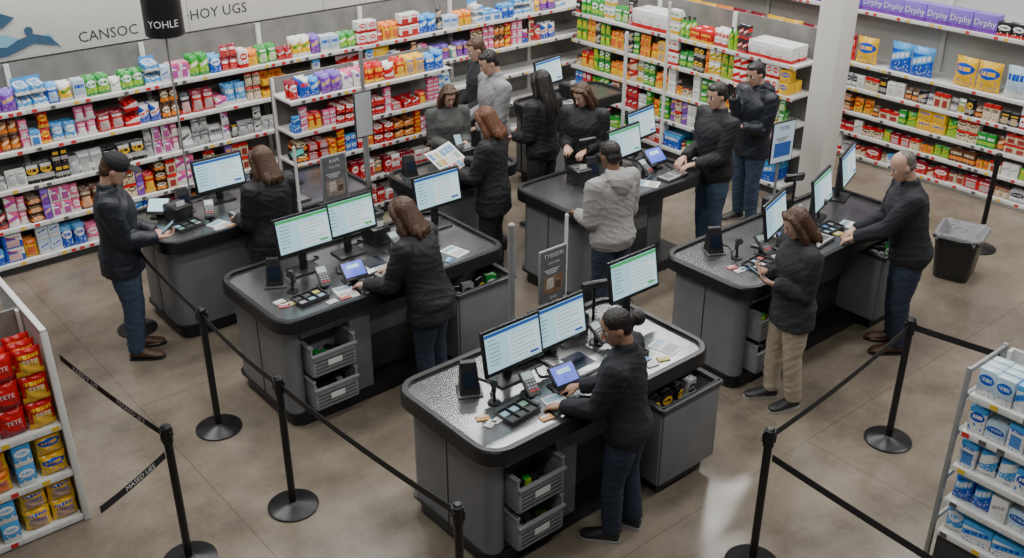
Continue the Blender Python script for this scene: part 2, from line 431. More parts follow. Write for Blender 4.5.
def product(kind, col, txt=None, v=0):
    key = (kind, col, txt, v)
    if key in PM: return PM[key]
    w, h, d = DIM[kind]; g = G(); m = pm(col, v)
    bl = M('blue_lettering', (.02, .05, .4), .4)
    if kind in ('candy_bag', 'chip_bag', 'pouch', 'share_bag'):
        if kind == 'share_bag': bag_geo(g, w, h, d*.82, m, nx=13, nz=15, crumple=.018)
        else: bag_geo(g, w, h, d, m, lean=.02 if kind in ('candy_bag', 'pouch') else 0)
        if txt: g.text(txt, w*.25, front(0, -d/2-.009, h*.6), m_wtxt if col not in ('yel', 'yelb') else bl)
    elif kind in ('candy_box', 'tea_box', 'big_box', 'share_box'):
        g.box((0, 0, h/2), (w, d, h), m, bev=.004)
        if not txt: g.box((0, 0, h+.0003), (w*.8, d*.2, .001), m_paper)
        if txt: g.text(txt, w*.36, front(0, -d/2-.002, h*.52), m_wtxt if col not in ('yel', 'pale', 'whtb') else bl)
    elif kind in ('snack_carton', 'multipack'):
        g.box((0, 0, h/2), (w, d, h), m, bev=.008)
        g.box((0, 0, h-.003), (w*.4, d*.3, .008), m_paper, bev=.002)
        if txt: g.text(txt, w*.26, front(0, -d/2-.002, h*.55), m_wtxt if col not in ('whtb', 'pale') else bl)
    elif kind in ('bar_tray', 'display_box'):
        hb = h*(1 if kind == 'bar_tray' else .8)
        g.box((0, 0, .005), (w, d, .01), m); g.box((0, -d/2+.003, hb*.28), (w, .006, hb*.5), m); g.box((0, d/2-.003, h*.5), (w, .006, h), m)
        for x in (-w/2+.003, w/2-.003): g.box((x, 0, hb*.33), (.006, d, hb*.6), m)
        k, q = (4, 3) if kind == 'bar_tray' else (3, 2)
        for i in range(k):
            for j in range(q):
                X = Matrix.Translation((-w/2+w*(i+.5)/k, -d/2+d*(j+.5)/q, hb*.42)) @ Matrix.Rotation(rad(RN.uniform(-6, 6)), 4, 'Y')
                g.box((0, 0, 0), (w/k*.84, d/q*.8, hb*RN.uniform(.58, .72)), m, bev=.006, X=X)
    elif kind == 'drink_bottle':
        r = w/2
        g.lathe([(r*.85, 0), (r, .01), (r, h*.2), (r*.95, h*.3), (r, h*.6), (r*.85, h*.7), (r*.4, h*.86), (r*.36, h*.92)], m, 14)
        g.lathe([(r*.42, h*.92), (r*.42, h)], M('bottle_cap', (.03, .03, .03), .4), 12)
    elif kind == 'jar':
        r = w/2
        g.lathe([(r*.85, 0), (r, .008), (r, h*.78), (r*.8, h*.84)], m, 14); g.lathe([(r*.9, h*.84), (r*.9, h), (r*.8, h*1.0)], M('jar_lid', (.05, .05, .05), .4), 14)
    elif kind == 'can':
        r = w/2
        g.lathe([(r*.9, 0), (r, .006), (r, h*.95), (r*.88, h)], m, 14); g.lathe([(r*.88, h), (r*.84, h*.985)], m_chrome, 14)
    elif kind == 'blister_pack':
        g.box((0, .006, h/2), (w, .004, h), m, bev=.001); g.box((0, -.004, h*.42), (w*.7, .016, h*.5), M('clear_blister_grey', (.5, .5, .52), .15), bev=.006)
    elif kind == 'gum_pack':
        for i in range(3): g.box((-w/2+w*(i+.5)/3, 0, h/2), (w/3*.9, d, h), m, bev=.004)
    elif kind == 'magazine':
        X = Matrix.Rotation(rad(-14), 4, 'X')
        g.box((0, 0, h/2), (w, .006, h), m, bev=.001, X=X); g.box((0, -.0035, h*.8), (w*.8, .001, h*.15), m_paper, X=X)
    PM[key] = g.mesh(kind, ang=60 if kind == 'share_bag' else 35); return PM[key]
NPROD = [0]
STK = ('snack_carton', 'gum_pack', 'multipack', 'candy_box', 'pouch', 'tea_box', 'can', 'display_box', 'bar_tray', 'big_box', 'candy_bag')
def fill(S, T, yaw, x0, x1, z, items, group, depth=.38, runs=(1, 2), jit=1.6, rows=None, y0=.012, place='on the shelf', gap=.35, sv=.13, tiers=0):
    c, s_ = math.cos(rad(yaw)), math.sin(rad(yaw)); x = x0; last = None
    while x < x1-.05:
        it = RN.choice(items)
        if it is last: it = RN.choice(items)
        last = it
        kind, col = it[0], it[1]; txt = it[2] if len(it) > 2 else None
        w, h, d = DIM[kind]; sc = 1+RN.uniform(-sv, sv*.8); sz = min(1+RN.uniform(-sv, sv*1.2), (gap-.04)/h)
        w *= sc; v = RN.randrange(4) if not txt else (4 if kind == 'big_box' else RN.choice([0, 3]))
        me = product(kind, col, txt, v)
        k = min(RN.randint(*runs), int((x1-x+.003)/(w+.004)))
        if k < 1: x += .03; continue
        nr = min(rows or 2, max(1, int((depth-y0)/(d+.012))))
        stack = 1
        if kind in STK and h*2*.88 < gap-.04:
            stack = 3 if h*3*.95 < gap-.04 else 2
            sz = min(sz, (gap-.045)/(stack*h))
            if RN.random() < .18: stack -= 1
        if tiers: stack = tiers; sz = min(sz, (gap-.035)/(tiers*h))
        for i in range(k):
            px = x+(w+.004)*(i+.5); yj = RN.uniform(0, .02)
            for j in range(nr):
                py = y0+d/2+j*(d+.012)+(yj if j == 0 else .012)
                for q in range(stack if (j == 0 or tiers) else 1):
                    o = bpy.data.objects.new(kind, me)
                    o.location = (S+c*px-s_*py, T+s_*px+c*py, z+.001+q*(h*sz+.003))
                    o.scale = (sc, 1, sz)
                    o.rotation_euler = (0, 0, rad(yaw+RN.uniform(-4, 4)*jit))
                    o['label'] = '%s %s %s' % (NAMES[col], kind.replace('_', ' '), place)
                    o['category'] = CATS[kind]; o['group'] = group
                    COL.objects.link(o); NPROD[0] += 1
        x += (w+.004)*k+RN.uniform(.0, .006)*(sv > 0)

LW = [1.58, 1.21, .85, .47, .12]
bw = 1.3
for i in range(8):
    bay(1.15+i*bw, 9.94, 0, bw, .4, LW, 1.93, 'white metal wall shelving bay full of candy', 'wall shelving bays')
sets = {
 0: [('snack_carton','wht'),('pouch','red'),('candy_bag','grn'),('candy_bag','whty'),('candy_bag','lime'),('snack_carton','whtb'),('candy_box','blue'),('candy_bag','yel'),('multipack','blur'),('candy_bag','pur'),('candy_bag','blue'),('pouch','yelb'),('display_box','sky'),('candy_box','wht'),('pouch','blkg'),('candy_box','whtp'),('candy_box','pale'),('pouch','whtg'),('candy_bag','grn')],
 1: [('pouch','redy'),('gum_pack','pnk'),('display_box','yel'),('candy_bag','red'),('candy_bag','blur'),('pouch','tea'),('candy_bag','pur'),('snack_carton','whtp'),('pouch','crm'),('candy_bag','yelb'),('candy_bag','sky'),('pouch','brn'),('display_box','wht'),('candy_bag','blk'),('pouch','blue'),('pouch','pnk'),('candy_box','whtb'),('chip_bag','yelb')],
 2: [('magazine','whtg'),('magazine','gry'),('blister_pack','whtg'),('blister_pack','gry'),('magazine','wht'),('tea_box','blkg'),('pouch','pnk'),('blister_pack','wht'),('pouch','whtp'),('blister_pack','blkg'),('magazine','blkg'),('magazine','pale'),('pouch','gry')],
 3: [('candy_bag','redy'),('pouch','red'),('candy_bag','yel'),('bar_tray','brn'),('candy_box','crm'),('candy_bag','brn'),('tea_box','pur'),('pouch','pnk'),('candy_bag','blk'),('pouch','yelb'),('candy_box','whtp')],
 4: [('candy_bag','red'),('candy_box','blue'),('candy_bag','sky'),('multipack','blur'),('candy_box','whtb'),('candy_bag','yel'),('candy_bag','pnk'),('candy_bag','blue'),('candy_box','pale')]}
for k, z in enumerate(LW):
    s0 = (1.9, 1.8, 1.7, 1.6, 1.5)[k]; s1 = (9.3, 9.2, 7.4, 4.9, 4.6)[k]
    fill(1e-9, 9.94, 0, s0, s1, z, sets[k], 'candy on the wall shelves', place='on the white wall shelf', gap=.31 if k == 0 else .35)

GS, GT = 4.62, 8.92
GL = [1.46, 1.12, .8, .45, .12]
for i in range(2):
    bay(GS+i*1.0, GT, 0, 1.0, .38, GL, 1.62, 'white candy gondola beside the tills', 'candy gondola bays')
gs = [[('candy_bag','redy'),('bar_tray','yel'),('candy_bag','pur'),('candy_bag','lime'),('candy_bag','blur'),('candy_bag','sky'),('candy_bag','red'),('candy_bag','yelb'),('candy_bag','wht'),('candy_bag','whtp'),('candy_bag','blue')],
      [('bar_tray','brn'),('bar_tray','red'),('gum_pack','pnk'),('bar_tray','crm'),('gum_pack','blue'),('pouch','redy'),('bar_tray','yel'),('gum_pack','whtb')],
      [('bar_tray','red'),('gum_pack','blue'),('gum_pack','whtb'),('bar_tray','brn'),('gum_pack','redy'),('pouch','yel'),('gum_pack','whtp')],
      [('candy_box','red'),('candy_box','wht'),('candy_bag','brn')], [('candy_box','red'),('snack_carton','wht')]]
for k, z in enumerate(GL): fill(GS, GT, 0, .03, 1.97, z, gs[k], 'candy on the gondola', depth=.36, place='on the candy gondola', gap=.3 if k else .24)

BL = [1.52, 1.17, .82, .47, .13]
for i in range(3):
    bay(9.35, 9.9-i*1.18, -90, 1.18, .4, BL, 1.86, 'white grocery gondola stocked with bright packets', 'grocery gondola bays')
bs = [[('drink_bottle','grn'),('drink_bottle','grn'),('drink_bottle','lime'),('tea_box','whty'),('big_box','wht','WSTTAT'),('candy_bag','wht'),('tea_box','blk'),('multipack','redy'),('candy_bag','grn')],
      [('candy_bag','yel'),('pouch','lime'),('candy_bag','grn'),('tea_box','whty'),('snack_carton','yelb'),('pouch','grn'),('tea_box','blkg'),('pouch','yel'),('candy_box','wht')],
      [('candy_bag','yel'),('tea_box','lime'),('candy_box','crm'),('pouch','grn'),('jar','yel'),('candy_bag','redy'),('pouch','whty'),('jar','crm'),('candy_box','whtg')],
      [('tea_box','grn'),('candy_bag','yel'),('tea_box','red'),('can','lime'),('can','blue'),('pouch','pur'),('candy_box','crm'),('can','whtg')],
      [('multipack','wht'),('big_box','blue'),('can','red'),('multipack','grn'),('jar','crm'),('pouch','blk')]]
for k, z in enumerate(BL): fill(9.35, 9.9, -90, .04, 3.5, z, bs[k], 'groceries on the gondola', place='on the grocery gondola')

FL = [1.83, 1.2, .9, .6, .34, .08]
for i in range(5):
    bay(11.05, 9.6-i*1.25, -90, 1.25, .42, FL, 2.3, 'tall white shelving bay along the far wall', 'far wall shelving bays', panel=m_panelw)
fa = dict(group='groceries on the far wall', place='on the tall wall shelving', rows=1)
fill(11.05, 9.6, -90, .1, 4.5, 1.83, [('big_box','lav','Drphy'),('big_box','lav','Gn')], gap=.26, sv=.01, jit=.4, **fa)
fill(11.05, 9.6, -90, 4.5, 6.2, 1.83, [('big_box','red'),('big_box','pnk'),('multipack','blk')], gap=.26, sv=.08, **fa)
fill(11.05, 9.6, -90, .1, 3.3, 1.2, [('chip_bag','yel'),('chip_bag','yelb'),('chip_bag','red')], gap=.6, sv=.05, **fa)
fill(11.05, 9.6, -90, 3.3, 4.1, 1.2, [('chip_bag','sky'),('chip_bag','blue')], gap=.6, sv=.03, **fa)
fill(11.05, 9.6, -90, 4.1, 4.7, 1.2, [('chip_bag','yelb')], gap=.6, sv=.03, **fa)
fill(11.05, 9.6, -90, 4.7, 6.2, 1.2, [('chip_bag','pale'),('chip_bag','blue'),('chip_bag','blk')], gap=.6, sv=.05, **fa)
fs_ = [[('multipack','wht'),('pouch','brn'),('candy_box','whtg'),('pouch','gry'),('pouch','whty'),('candy_box','crm'),('jar','grn'),('candy_box','blkg')],
       [('snack_carton','crm'),('candy_bag','yel'),('snack_carton','brn'),('candy_bag','lime'),('multipack','yelb'),('jar','yel'),('pouch','brn'),('candy_box','grn')],
       [('multipack','brn'),('snack_carton','red'),('snack_carton','crm'),('jar','yel'),('pouch','org'),('candy_box','whtg'),('pouch','lime')],
       [('big_box','wht'),('multipack','red'),('jar','crm'),('multipack','gry'),('pouch','yel'),('multipack','whtb')]]
for k, z in enumerate(FL[2:]): fill(11.05, 9.6, -90, 1.2, 6.2, z, fs_[k], gap=(.29, .29, .25, .25)[k], **fa)

# queue-side gondola with end panel
ZL = [.77, .41, .05]
r = bay(-.45, 5.9, 0, 1.7, .42, ZL, 1.42, 'white candy gondola beside the queue barrier', 'queue candy gondola')
g = G(); g.box((1.72, .45, .71), (.022, .9, 1.42), m_panelw, bev=.004); part('side_panel', g, r, 'white side panel')
g = G(); g.box((1.72, -.005, .71), (.045, .03, 1.42), m_white, bev=.006); part('corner_post', g, r)
g = G(); g.box((1.72, .45, 1.43), (.04, .93, .03), m_white, bev=.006); part('top_rail', g, r)
zs = [[('share_bag','rplain','TETE'),('share_bag','rplain','EETB'),('share_bag','rplain','TILY'),('share_bag','redy','TETE')],
      [('share_bag','yel','TAH'),('share_bag','yelb','YUPS'),('share_bag','yelb','TAH')], [('share_bag','yelb','TAH'),('share_bag','yel','KAV'),('share_bag','yel','TAH')]]
W9 = 1.696-.169*9
for k, z in enumerate(ZL):
    for q in range(9):
        kw = dict(group='candy on the queue gondola', rows=4, place='on the queue gondola', y0=.0, jit=.8)
        if k == 0: fill(-.45, 5.9, 0, W9+.169*q, W9+.169*(q+1), z, zs[k], runs=(1, 1), gap=.64, sv=0, tiers=3, **kw)
        elif (q+k) % 3 != 2: fill(-.45, 5.9, 0, W9+.169*q, W9+.169*(q+1), z, zs[k], runs=(1, 1), gap=.335, sv=0, tiers=2, **kw)
        else: fill(-.45, 5.9, 0, W9+.169*q+.025, W9+.169*(q+1)-.025, z, [('share_box','sky','TEB'),('share_box','blue','TEB')], runs=(1, 1), gap=.335, sv=0, tiers=2, **kw)

# boxes gondola (faces -s)
RL = [1.24, .99, .74, .49, .25]
for i in range(2):
    r = bay(5.2, 2.1-i*1.0, -90, 1.0, .42, RL, 1.38, 'white wire gondola stocked with blue and white boxes', 'boxes gondola', panel=m_panelw)
    if i == 0:
        for y in (.0, .42):
            g = G(); g.box((-.03, y, .7), (.03, .03, 1.4), m_pole, bev=.005); part('end_post', g, r, 'pale metal post')
        for z in (.3, .62, .94, 1.2, 1.38):
            g = G(); g.box((-.03, .21, z), (.02, .4, .025), m_pole, bev=.004); part('end_rail', g, r, 'pale metal rail')
rs = [[('candy_box','whtb'),('candy_box','pale'),('pouch','sky'),('tea_box','whtb'),('pouch','red')], [('snack_carton','whtb','TAPAC'),('snack_carton','pale','XPAPAX'),('candy_box','whtb'),('pouch','pale')],
      [('snack_carton','sky','XPAPAX'),('candy_box','whtb','TAPIC'),('multipack','pale','TPAPIC'),('candy_bag','sky')], [('snack_carton','whtb'),('snack_carton','pale','TAPAC'),('candy_bag','blue'),('candy_box','whtg')], [('snack_carton','pale'),('multipack','whtb'),('candy_bag','sky')]]
for k, z in enumerate(RL): fill(5.2, 2.1, -90, .01, 1.98, z, rs[k], 'boxes on the wire gondola', rows=3, place='on the wire gondola', gap=.24, sv=.08)

# ------------------------------------------------------------ checkout counters
CT = .93
def counter(s0, s1, t0, t1, lab, tub=True, bins=True):
    W = s1-s0; D = t1-t0
    r = root('checkout_counter', lab, 'counter', (s0, t0, 0), 0, 'checkout counters')
    g = G()
    g.prism(rrect(0.03, .03, W-.03, D-.03, .14, 8), .88, CT, m_steel); part('worktop', g, r, 'dark brushed steel worktop')
    g = G(); g.ring(rrect(0, 0, W, D, .17, 8), rrect(.045, .045, W-.045, D-.045, .125, 8), .848, .952, m_rubber, ch=.012); part('rubber_edge', g, r, 'raised black rubber edge band')
    g = G(); g.prism(rrect(.08, .1, W-.08, D-.1, .1), 0, .11, m_rubber); part('toe_kick', g, r)
    g = G()
    g.prism(rrect(.06, .42, W-.07, D-.07, .13, 8), .11, .855, m_body)
    if bins:
        g.prism(rrect(.06, .09, .21, .6, .074, 8), .11, .855, m_body)
        g.box((.4, .27, .797), (.42, .34, .115), m_body, bev=.005)
        g.box((.69, .27, .482), (.18, .34, .745), m_body, bev=.008)
        g.box((.4, .27, .125), (.42, .34, .03), m_body2)
    else:
        g.prism(rrect(.06, .09, .8, .6, .13, 8), .11, .855, m_body)
    g.box(((W-.5+.77)/2, .36, .48), (W-.5-.77, .14, .74), m_body2, bev=.004)
    g.box(((W-.5+.77)/2, .283, .62), (W-.5-.77-.06, .012, .36), m_body, bev=.003)
    for x in (D*.5,): g.box((.0585, x, .48), (.004, .007, .73), m_rubber)
    g.prism(rrect(.05, .08, .3, D-.06, .1, 8), .11, .13, m_rubber)
    part('body', g, r)
    if bins:
        for z in (.15, .44):
            b = G(); w_, d_, h_ = .36, .3, .25
            b.box((0, 0, .01), (w_-.03, d_-.02, .012), m_bin)
            for x, y, sx, sy in ((0, d_/2, w_, .012), (-w_/2, 0, .012, d_), (w_/2, 0, .012, d_)):
                b.box((x, y, h_/2), (sx, sy, h_), m_bin, bev=.003)
            b.box((0, -d_/2, h_*.36), (w_, .012, h_*.72), m_bin, bev=.003)
            b.box((0, -d_/2-.01, h_*.7), (w_+.02, .028, .02), m_bin, bev=.004)
            for x in (-w_/2, w_/2): b.box((x, 0, h_-.01), (.028, d_, .02), m_bin, bev=.004)
            b.box((0, d_/2, h_-.01), (w_+.02, .02, .018), m_bin)
            for k in range(4): b.box((0, -d_/2-.008, .03+.03*k), (w_*.9, .006, .006), m_dgrey)
            bb = part('storage_bin', b, r, 'grey plastic pull-out bin', loc=(.4, .16, z))
            b = G(); b.box((0, -d_/2-.013, .09), (.12, .004, .045), m_paper); part('bin_label', b, bb)
            for i in range(5):
                gi = product('gum_pack', RN.choice(['grn', 'gry', 'blkg', 'blkg', 'lime']))
                root('packet', 'small merchandise packet lying in a grey counter bin', 'packet', (s0+.4-.115+.056*i, t0+.16+RN.uniform(-.04, .04), z+.018), RN.uniform(-15, 15)+90, 'packets in the counter bins', gi)
    if tub:
        g = G(); w_, d_, z0, z1 = .56, .42, .12, .74; cx, cy = W-.32, .13
        g.box((cx, cy, z0+.02), (w_-.03, d_-.03, .04), m_body2)
        for x, y, sx, sy in ((0, -d_/2, w_, .03), (0, d_/2, w_, .03), (-w_/2, 0, .03, d_), (w_/2, 0, .03, d_)):
            g.box((cx+x, cy+y, (z0+z1)/2), (sx, sy, z1-z0), m_body, bev=.012)
        g.box((cx, cy, .52), (w_-.05, d_-.05, .02), m_rubber)
        for x, y, sx, sy in ((0, -d_/2-.004, w_+.03, .045), (-w_/2, 0, .045, d_+.03), (w_/2, 0, .045, d_+.03)):
            g.box((cx+x, cy+y, z1-.02), (sx, sy, .04), m_body2, bev=.008)
        g.box((cx, cy, .07), (w_-.1, d_-.1, .12), m_rubber)
        part('drawer_tub', g, r, 'grey open-topped drawer tub')
        for i in range(4):
            root('packet', 'flat merchandise packet inside the open counter tub', 'packet', (s0+cx-.18+.12*i, t0+cy-.03, .531), RN.uniform(-20, 20), 'packets in the counter tubs', product('candy_box', RN.choice(['gry', 'blk', 'blkg', 'grn'])))
    return r

MON = {}
def monitor(s, t, yaw=0, w=.48, h=.31, z=CT, lift=.12, hdr=None, lab='black flat monitor with a lit pale till screen'):
    r = root('monitor', lab, 'monitor', (s, t, z), yaw, 'till monitors')
    key = (w, h, lift, hdr)
    if key not in MON:
        X = Matrix.Translation((0, -.03, lift+h/2)) @ Matrix.Rotation(rad(-10), 4, 'X')
        a = G(); a.box((0, .016, 0), (w, .026, h), m_black, bev=.008, X=X); a.box((0, .036, 0), (w*.6, .025, h*.6), m_black, bev=.01, X=X)
        b = G(); y = .0025
        b.box((0, y-.001, .004), (w-.04, .002, h-.05), m_screen, X=X)
        iw, ih = w-.04, h-.05
        hm = m_sblue if hdr == 'b' else m_sgreen
        b.box((0, y-.003, ih/2-.01), (iw, .001, .022), hm, X=X)
        b.box((iw*.2, y-.0035, -.015), (iw*.56, .001, ih*.72), m_swht, X=X)
        for i in range(7):
            ww = iw*RN.uniform(.12, .22)
            b.box((-iw/2+.02+ww/2, y-.0035, ih/2-.045-i*.027), (ww, .001, .006), m_sgrey, X=X)
            w2 = iw*RN.uniform(.25, .5)
            b.box((-iw*.06+w2/2, y-.005, ih/2-.055-i*.026), (w2, .001, .004), m_sgrey, X=X)
        b.box((iw*.36, y-.0055, -ih*.36), (iw*.16, .001, .016), hm, X=X)
        c = G(); c.box((0, .035, lift*.5+.05), (.06, .035, lift+.1), m_black, bev=.008); c.box((0, .03, .008), (.24, .18, .016), m_black, bev=.006)
        c.cyl((-.05, .02, lift+.1), (.05, .02, lift+.1), .02, .02, m_black, 12); c.cyl((0, .055, .02), (0, .055, lift+.16), .014, .014, m_dgrey, 12)
        MON[key] = (a.mesh('housing'), b.mesh('screen'), c.mesh('stand'))
    a, b, c = MON[key]
    part('housing', a, r); part('screen', b, r, 'lit till screen'); part('stand', c, r)
    return r
def tablet(s, t, yaw=0, m=None, z=CT, k=1.):
    r = root('touch_terminal', 'small black touch terminal with a lit screen', 'terminal', (s, t, z), yaw, 'touch terminals')
    X = Matrix.Translation((0, 0, .1*k)) @ Matrix.Rotation(rad(-48), 4, 'X')
    g = G(); g.box((0, 0, 0), (.2*k, .022, .16*k), m_black, bev=.008, X=X); part('housing', g, r)
    g = G(); g.box((0, -.0115, .008), (.17*k, .002, .12*k), m or m_spurp, X=X); g.box((0, -.013, .03*k), (.1*k, .001, .03*k), m_screen, X=X); part('screen', g, r)
    g = G(); g.box((0, .04, .035*k), (.07, .1, .07*k), m_black, bev=.01); g.box((0, .02, .006), (.15, .14, .012), m_black, bev=.005); part('stand', g, r)
def cardpad(s, t, yaw=0, z=CT):
    r = root('card_reader', 'black card payment keypad on a small stand', 'card reader', (s, t, z), yaw, 'card readers')
    X = Matrix.Translation((0, 0, .09)) @ Matrix.Rotation(rad(-55), 4, 'X')
    g = G(); g.box((0, 0, 0), (.09, .03, .18), m_dgrey, bev=.01, X=X); part('housing', g, r)
    g = G(); g.box((0, -.016, .05), (.07, .002, .05), M('pale_lcd', (.35, .45, .42), .3, emit=.25), X=X); part('screen', g, r)
    g = G()
    for i in range(3):
        for j in range(4): g.box((-.022+.022*i, -.017, .01-.022*j), (.015, .005, .013), m_bin if j < 3 else M('key_red', (.5, .03, .03), .5), X=X)
    part('keypad', g, r)
    g = G(); g.cyl((0, .02, 0), (0, .02, .07), .018, .018, m_black, 12); g.cyl((0, .02, 0), (0, .02, .01), .05, .05, m_black, 18); part('stand', g, r)
def printer(s, t, yaw=0, z=CT):
    r = root('receipt_printer', 'black receipt printer with paper slip', 'printer', (s, t, z), yaw, 'receipt printers')
    g = G(); g.box((0, 0, .075), (.17, .21, .15), m_black, bev=.018); part('housing', g, r)
    g = G(); g.box((0, -.05, .151), (.12, .012, .004), m_dgrey, bev=.001); g.box((0, .03, .152), (.14, .08, .006), m_dgrey, bev=.002); part('lid', g, r)
    g = G(); g.box((0, -.06, .17), (.078, .002, .05), m_paper); part('paper_slip', g, r)
def scanner(s, t, yaw=0, z=CT):
    r = root('barcode_scanner', 'black upright barcode scanner with slanted hood', 'scanner', (s, t, z), yaw, 'barcode scanners')
    g = G()
    g.add([(-.065,-.06,0),(.065,-.06,0),(.065,.07,0),(-.065,.07,0),(-.05,.02,.2),(.05,.02,.2),(.05,.06,.2),(-.05,.06,.2)],
          [(3,2,1,0),(4,5,6,7),(0,1,5,4),(1,2,6,5),(2,3,7,6),(3,0,4,7)], m_black)
    g.box((0, 0, .005), (.16, .16, .01), m_dgrey, bev=.004)
    part('housing', g, r)
    X = Matrix.Translation((0, -.024, .1)) @ Matrix.Rotation(rad(-22), 4, 'X')
    g = G(); g.box((0, -.002, 0), (.085, .003, .1), m_sdark, X=X); part('glass', g, r)
def scaleplate(s, t, yaw=0, z=CT):
    r = root('counter_scale', 'flat steel scale plate with dark glass window', 'scale', (s, t, z), yaw, 'counter scales')
    g = G(); g.box((0, 0, .007), (.36, .32, .014), m_black, bev=.004); g.box((0, 0, .015), (.33, .29, .008), m_chrome, bev=.003); part('plate', g, r)
    g = G(); g.box((0, 0, .0198), (.17, .17, .002), m_sdark); part('glass', g, r)
def drawer(s, t, yaw=0, z=CT):
    r = root('cash_drawer', 'low dark metal cash drawer with a front lock', 'cash drawer', (s, t, z), yaw, 'cash drawers')
    g = G(); g.box((0, 0, .05), (.34, .26, .1), m_dgrey, bev=.008); part('case', g, r)
    g = G(); g.box((0, -.133, .048), (.31, .008, .075), m_body2, bev=.003); g.cyl((0, -.137, .05), (0, -.141, .05), .012, .012, m_chrome, 12); part('drawer_front', g, r)
def custdisp(s, t, yaw=0, z=CT):
    r = root('customer_display', 'small black customer display raised on a thin post', 'display', (s, t, z), yaw, 'customer displays')
    g = G(); g.cyl((0, 0, 0), (0, 0, .012), .06, .06, m_black, 18); g.cyl((0, 0, .01), (0, 0, .26), .011, .011, m_black, 12); part('post', g, r)
    X = Matrix.Translation((0, -.01, .29)) @ Matrix.Rotation(rad(-20), 4, 'X')
    g = G(); g.box((0, 0, 0), (.19, .035, .075), m_black, bev=.008, X=X); part('housing', g, r)
    g = G(); g.box((0, -.0185, 0), (.16, .002, .045), M('dim_green_display', (.05, .3, .25), .3, emit=.4), X=X); part('screen', g, r)
def handscan(s, t, yaw=0, z=CT):
    r = root('hand_scanner', 'black hand scanner resting on its cradle', 'scanner', (s, t, z), yaw, 'hand scanners')
    g = G(); g.cyl((0, 0, 0), (0, 0, .012), .045, .04, m_black, 18); g.tube([(0, 0, .01), (0, .01, .08), (0, 0, .14)], [.012, .01, .012], m_black, 10); part('cradle', g, r)
    g = G(); g.tube([(0, .05, .06), (0, .035, .12), (0, .01, .16), (0, -.05, .17)], [.014, .016, .022, .026], m_dgrey, 12); part('scanner_head', g, r)
def cable(pts):
    g = G(); g.tube(pts, [.006]*len(pts), m_black, 8, 4)
    root('cable', 'black till cable curling over the worktop', 'cable', (0, 0, 0), 0, 'till cables', g.mesh('cable'))
CC = [(.5,.42,.12),(.1,.22,.4),(.42,.1,.1),(.5,.5,.5),(.15,.3,.2),(.5,.28,.1)]
for i in range(6): M('card_%d' % i, CC[i], .4, nz=.15, ns=50)
def tray(s, t, yaw=0, z=CT):
    r = root('till_tray', 'black divided tray holding small slips', 'tray', (s, t, z), yaw, 'till trays')
    g = G(); g.box((0, 0, .005), (.24, .15, .01), m_black)
    for x in (-.12, -.04, .04, .12): g.box((x, 0, .018), (.006, .15, .028), m_dgrey, bev=.002)
    for y in (-.075, .075): g.box((0, y, .018), (.246, .006, .028), m_dgrey, bev=.002)
    for i in range(3):
        for j in range(2):
            mm = RN.choice([m_dgrey, m_dgrey, m_bin, m_sgrey, MC['card_%d' % RN.randrange(6)]])
            g.box((-.08+.08*i, -.035+.07*j, .014), (.05, .045, .01), mm)
    part('tray', g, r)
def keyboard(s, t, yaw=0, z=CT):
    r = root('keyboard', 'dark till keyboard with rows of pale keys', 'keyboard', (s, t, z), yaw, 'till keyboards')
    g = G(); g.box((0, 0, .012), (.3, .15, .024), m_dgrey, bev=.006); part('case', g, r)
    g = G()
    for i in range(11):
        for j in range(5):
            g.box((-.13+.026*i, -.055+.027*j, .027), (.021, .021, .008), M('key_grey', (.16, .16, .17), .5) if (i*j) % 5 else M('key_pale', (.45, .46, .46), .5), bev=.002)
    part('keys', g, r)
def cards(s, t, n=4, z=CT, sp=.11):
    for i in range(n):
        g = G(); k = RN.randrange(6)
        g.box((0, 0, .004), (.085, .055, .008), MC['card_%d' % k], bev=.002)
        g.box((0, .012, .0085), (.06, .012, .001), m_paper)
        root('gift_card', 'small coloured gift card lying on the worktop', 'card', (s+(i % 2)*sp, t+(i//2)*.075, z), RN.uniform(-25, 25), 'gift cards on the counters', g.mesh('gift_card'))
def papers(s, t, yaw=0, z=CT):
    g = G(); g.box((0, 0, .002), (.15, .2, .004), m_paper, bev=.0005); g.box((0, .06, .0045), (.12, .05, .001), m_sgrey); g.box((0, -.04, .0045), (.12, .08, .001), M('grey_print', (.4, .4, .4), .6))
    root('paper_sheet', 'white printed sheet lying on the worktop', 'paper', (s, t, z), yaw, 'papers on the counters', g.mesh('paper_sheet'))

